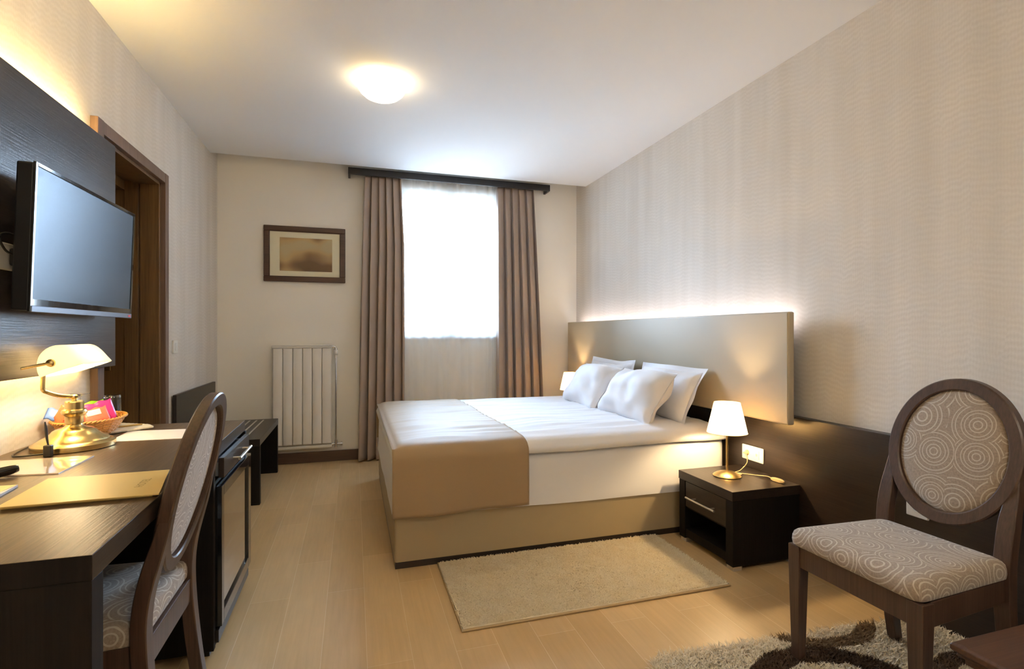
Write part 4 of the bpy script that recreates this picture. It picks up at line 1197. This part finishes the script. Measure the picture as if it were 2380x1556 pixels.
def pile_mat(name, stops, scale, lowvar=0.2):
    m, nt, N, L, B = nmat(name)
    v = vec(nt)
    sp = N.new('ShaderNodeSeparateXYZ'); L.new(v, sp.inputs[0])
    f = tex_noise(nt, v, scale, 2, 0.5, 0.4)
    f2 = tex_noise(nt, v, 160, 1)
    c1 = ramp(nt, f, stops)
    c2 = ramp(nt, f2, [(0.3, (0.86, 0.84, 0.80)), (0.7, (1.0, 1.0, 1.0))])
    mx = N.new('ShaderNodeMix'); mx.data_type = 'RGBA'; mx.blend_type = 'MULTIPLY'; mx.inputs['Factor'].default_value = 1
    L.new(c1, mx.inputs['A']); L.new(c2, mx.inputs['B'])
    soft_pile(m, nt, N, L, B, mx.outputs['Result'])
    return m
rg = thing('bedside_rug', (1.01, 2.24, 0), 'rectangular cream shag rug lying on the floor beside the bed', 'rug')
RA = (0.398, 1.630, 1.948, 2.552)
obj('rug_backing', box(nb(), RA[0] + 0.004, RA[1] - 0.004, RA[2] + 0.004, RA[3] - 0.004, 0.0005, 0.012), 'rug', rg, bevel=0.004)
b = tube(nb(), [(RA[0], RA[2], 0.006), (RA[1], RA[2], 0.006), (RA[1], RA[3], 0.006), (RA[0], RA[3], 0.006)], 0.0055, 8, closed=True)
obj('binding', b, 'rugedge', rg, smooth=60)
cream = pile_mat('cream_shag', [(0.35, (0.93, 0.83, 0.62)), (0.65, (0.97, 0.89, 0.71))], 14)
LEAN = (0.8, 1.7)
pile('pile', rg, (RA[0] + 0.006, RA[1] - 0.006, RA[2] + 0.006, RA[3] - 0.006), 60000, 0.009, 0.0034, 3, cream, 0.0118)
LEAN = (0.4, 1.2)

sr = thing('shag_rug', (1.5, 1.0, 0), 'thick shaggy rug with dark brown swirls under the right chair', 'rug')
SA = (0.955, 2.14, 0.45, 1.575)
def smask(P):
    r = 0.09; ok = np.ones(len(P), bool)
    x0, x1, y0, y1 = SA
    for cx, sx_ in ((x0 + r, -1), (x1 - r, 1)):
        for cy, sy_ in ((y0 + r, -1), (y1 - r, 1)):
            c = ((P[:, 0] - cx) * sx_ > 0) & ((P[:, 1] - cy) * sy_ > 0) & (np.hypot(P[:, 0] - cx, P[:, 1] - cy) > r)
            ok &= ~c
    ok &= ~((P[:, 1] - 1.575) + 0.07 * (P[:, 0] - SA[0]) > 0.0)
    return ok
b = nb(); P = rrect(SA[0] + 0.01, SA[1] - 0.01, SA[2] + 0.01, SA[3] - 0.09, 0.09, 6, 4)
ring_join(b, [[b.verts.new((x, y, z)) for x, y in P] for z in (0.0005, 0.014)])
sr_back = b
def swirl_mat():
    m, nt, N, L, B = nmat('swirl_shag')
    v = vec(nt)
    # curved brown bands: rings around two centres, distorted
    def rings(cx, cy, r0, w, amp):
        mp = N.new('ShaderNodeMapping'); mp.vector_type = 'POINT'; mp.inputs['Location'].default_value = (-cx + 1.5, -cy + 1.0, 0)
        t = N.new('ShaderNodeTexCoord'); L.new(t.outputs['Object'], mp.inputs['Vector'])
        sp = N.new('ShaderNodeSeparateXYZ'); L.new(mp.outputs[0], sp.inputs[0])
        d = math_node(nt, 'SQRT', math_node(nt, 'ADD', math_node(nt, 'POWER', sp.outputs[0], 2.0), math_node(nt, 'POWER', sp.outputs[1], 2.0)))
        nz = tex_noise(nt, v, 4, 2)
        d = math_node(nt, 'ADD', d, math_node(nt, 'MULTIPLY', math_node(nt, 'SUBTRACT', nz, 0.5), amp))
        return math_node(nt, 'MULTIPLY', math_node(nt, 'LESS_THAN', math_node(nt, 'ABSOLUTE', math_node(nt, 'SUBTRACT', d, r0)), w), 1.0)
    k1 = rings(1.46, 1.17, 0.26, 0.042, 0.10)
    k2 = rings(1.72, 1.70, 0.26, 0.030, 0.06)
    k3 = rings(2.00, 1.05, 0.20, 0.035, 0.10)
    f2 = tex_noise(nt, v, 170, 1)
    c0 = ramp(nt, f2, [(0.3, (0.72, 0.62, 0.46)), (0.7, (0.95, 0.88, 0.74))])
    def mixc(a, f, c):
        mx = N.new('ShaderNodeMix'); mx.data_type = 'RGBA'
        L.new(f, mx.inputs['Factor']); L.new(a, mx.inputs['A']); mx.inputs['B'].default_value = (*c, 1)
        return mx.outputs['Result']
    c = mixc(c0, k1, (0.10, 0.065, 0.045)); c = mixc(c, k2, (0.26, 0.18, 0.11)); c = mixc(c, k3, (0.15, 0.10, 0.07))
    soft_pile(m, nt, N, L, B, c)
    return m
sw_m = swirl_mat()
obj('rug_backing', sr_back, sw_m, sr)
pile('pile', sr, SA, 62000, 0.028, 0.0042, 11, sw_m, 0.012, smask)

# ------------------------------------------------------------------ coffee table corner
ct = thing('coffee_table', (1.72, 0.53, 0), 'reddish brown wooden coffee table with moulded edge in the lower right corner', 'table')
tx0_, tx1_, ty0, ty1 = 1.350, 2.05, 0.05, 0.866
b = nb(); rings = []
for off, z in ((0.020, 0.372), (0.020, 0.384), (0.008, 0.390), (0.010, 0.396), (0.0, 0.402), (0.0, 0.414), (0.006, 0.420)):
    rings.append([b.verts.new(p + (z,)) for p in ((tx0_ + off, ty0 + off), (tx1_ - off, ty0 + off), (tx1_ - off, ty1 - off), (tx0_ + off, ty1 - off))])
ring_join(b, rings)
obj('table_top', b, 'ctable', ct, bevel=0.002)
b = nb()
for x0, x1, y0, y1 in ((tx0_ + 0.045, tx1_ - 0.045, ty0 + 0.045, ty0 + 0.065), (tx0_ + 0.045, tx1_ - 0.045, ty1 - 0.065, ty1 - 0.045), (tx0_ + 0.045, tx0_ + 0.065, ty0 + 0.065, ty1 - 0.065), (tx1_ - 0.065, tx1_ - 0.045, ty0 + 0.065, ty1 - 0.065)):
    box(b, x0, x1, y0, y1, 0.30, 0.372)
obj('apron', b, 'ctable', ct, bevel=0.002)
for x in (tx0_ + 0.035, tx1_ - 0.085):
    for y in (ty0 + 0.035, ty1 - 0.085): obj('leg', box(nb(), x, x + 0.05, y, y + 0.05, 0, 0.372), 'ctable', ct, bevel=0.003)
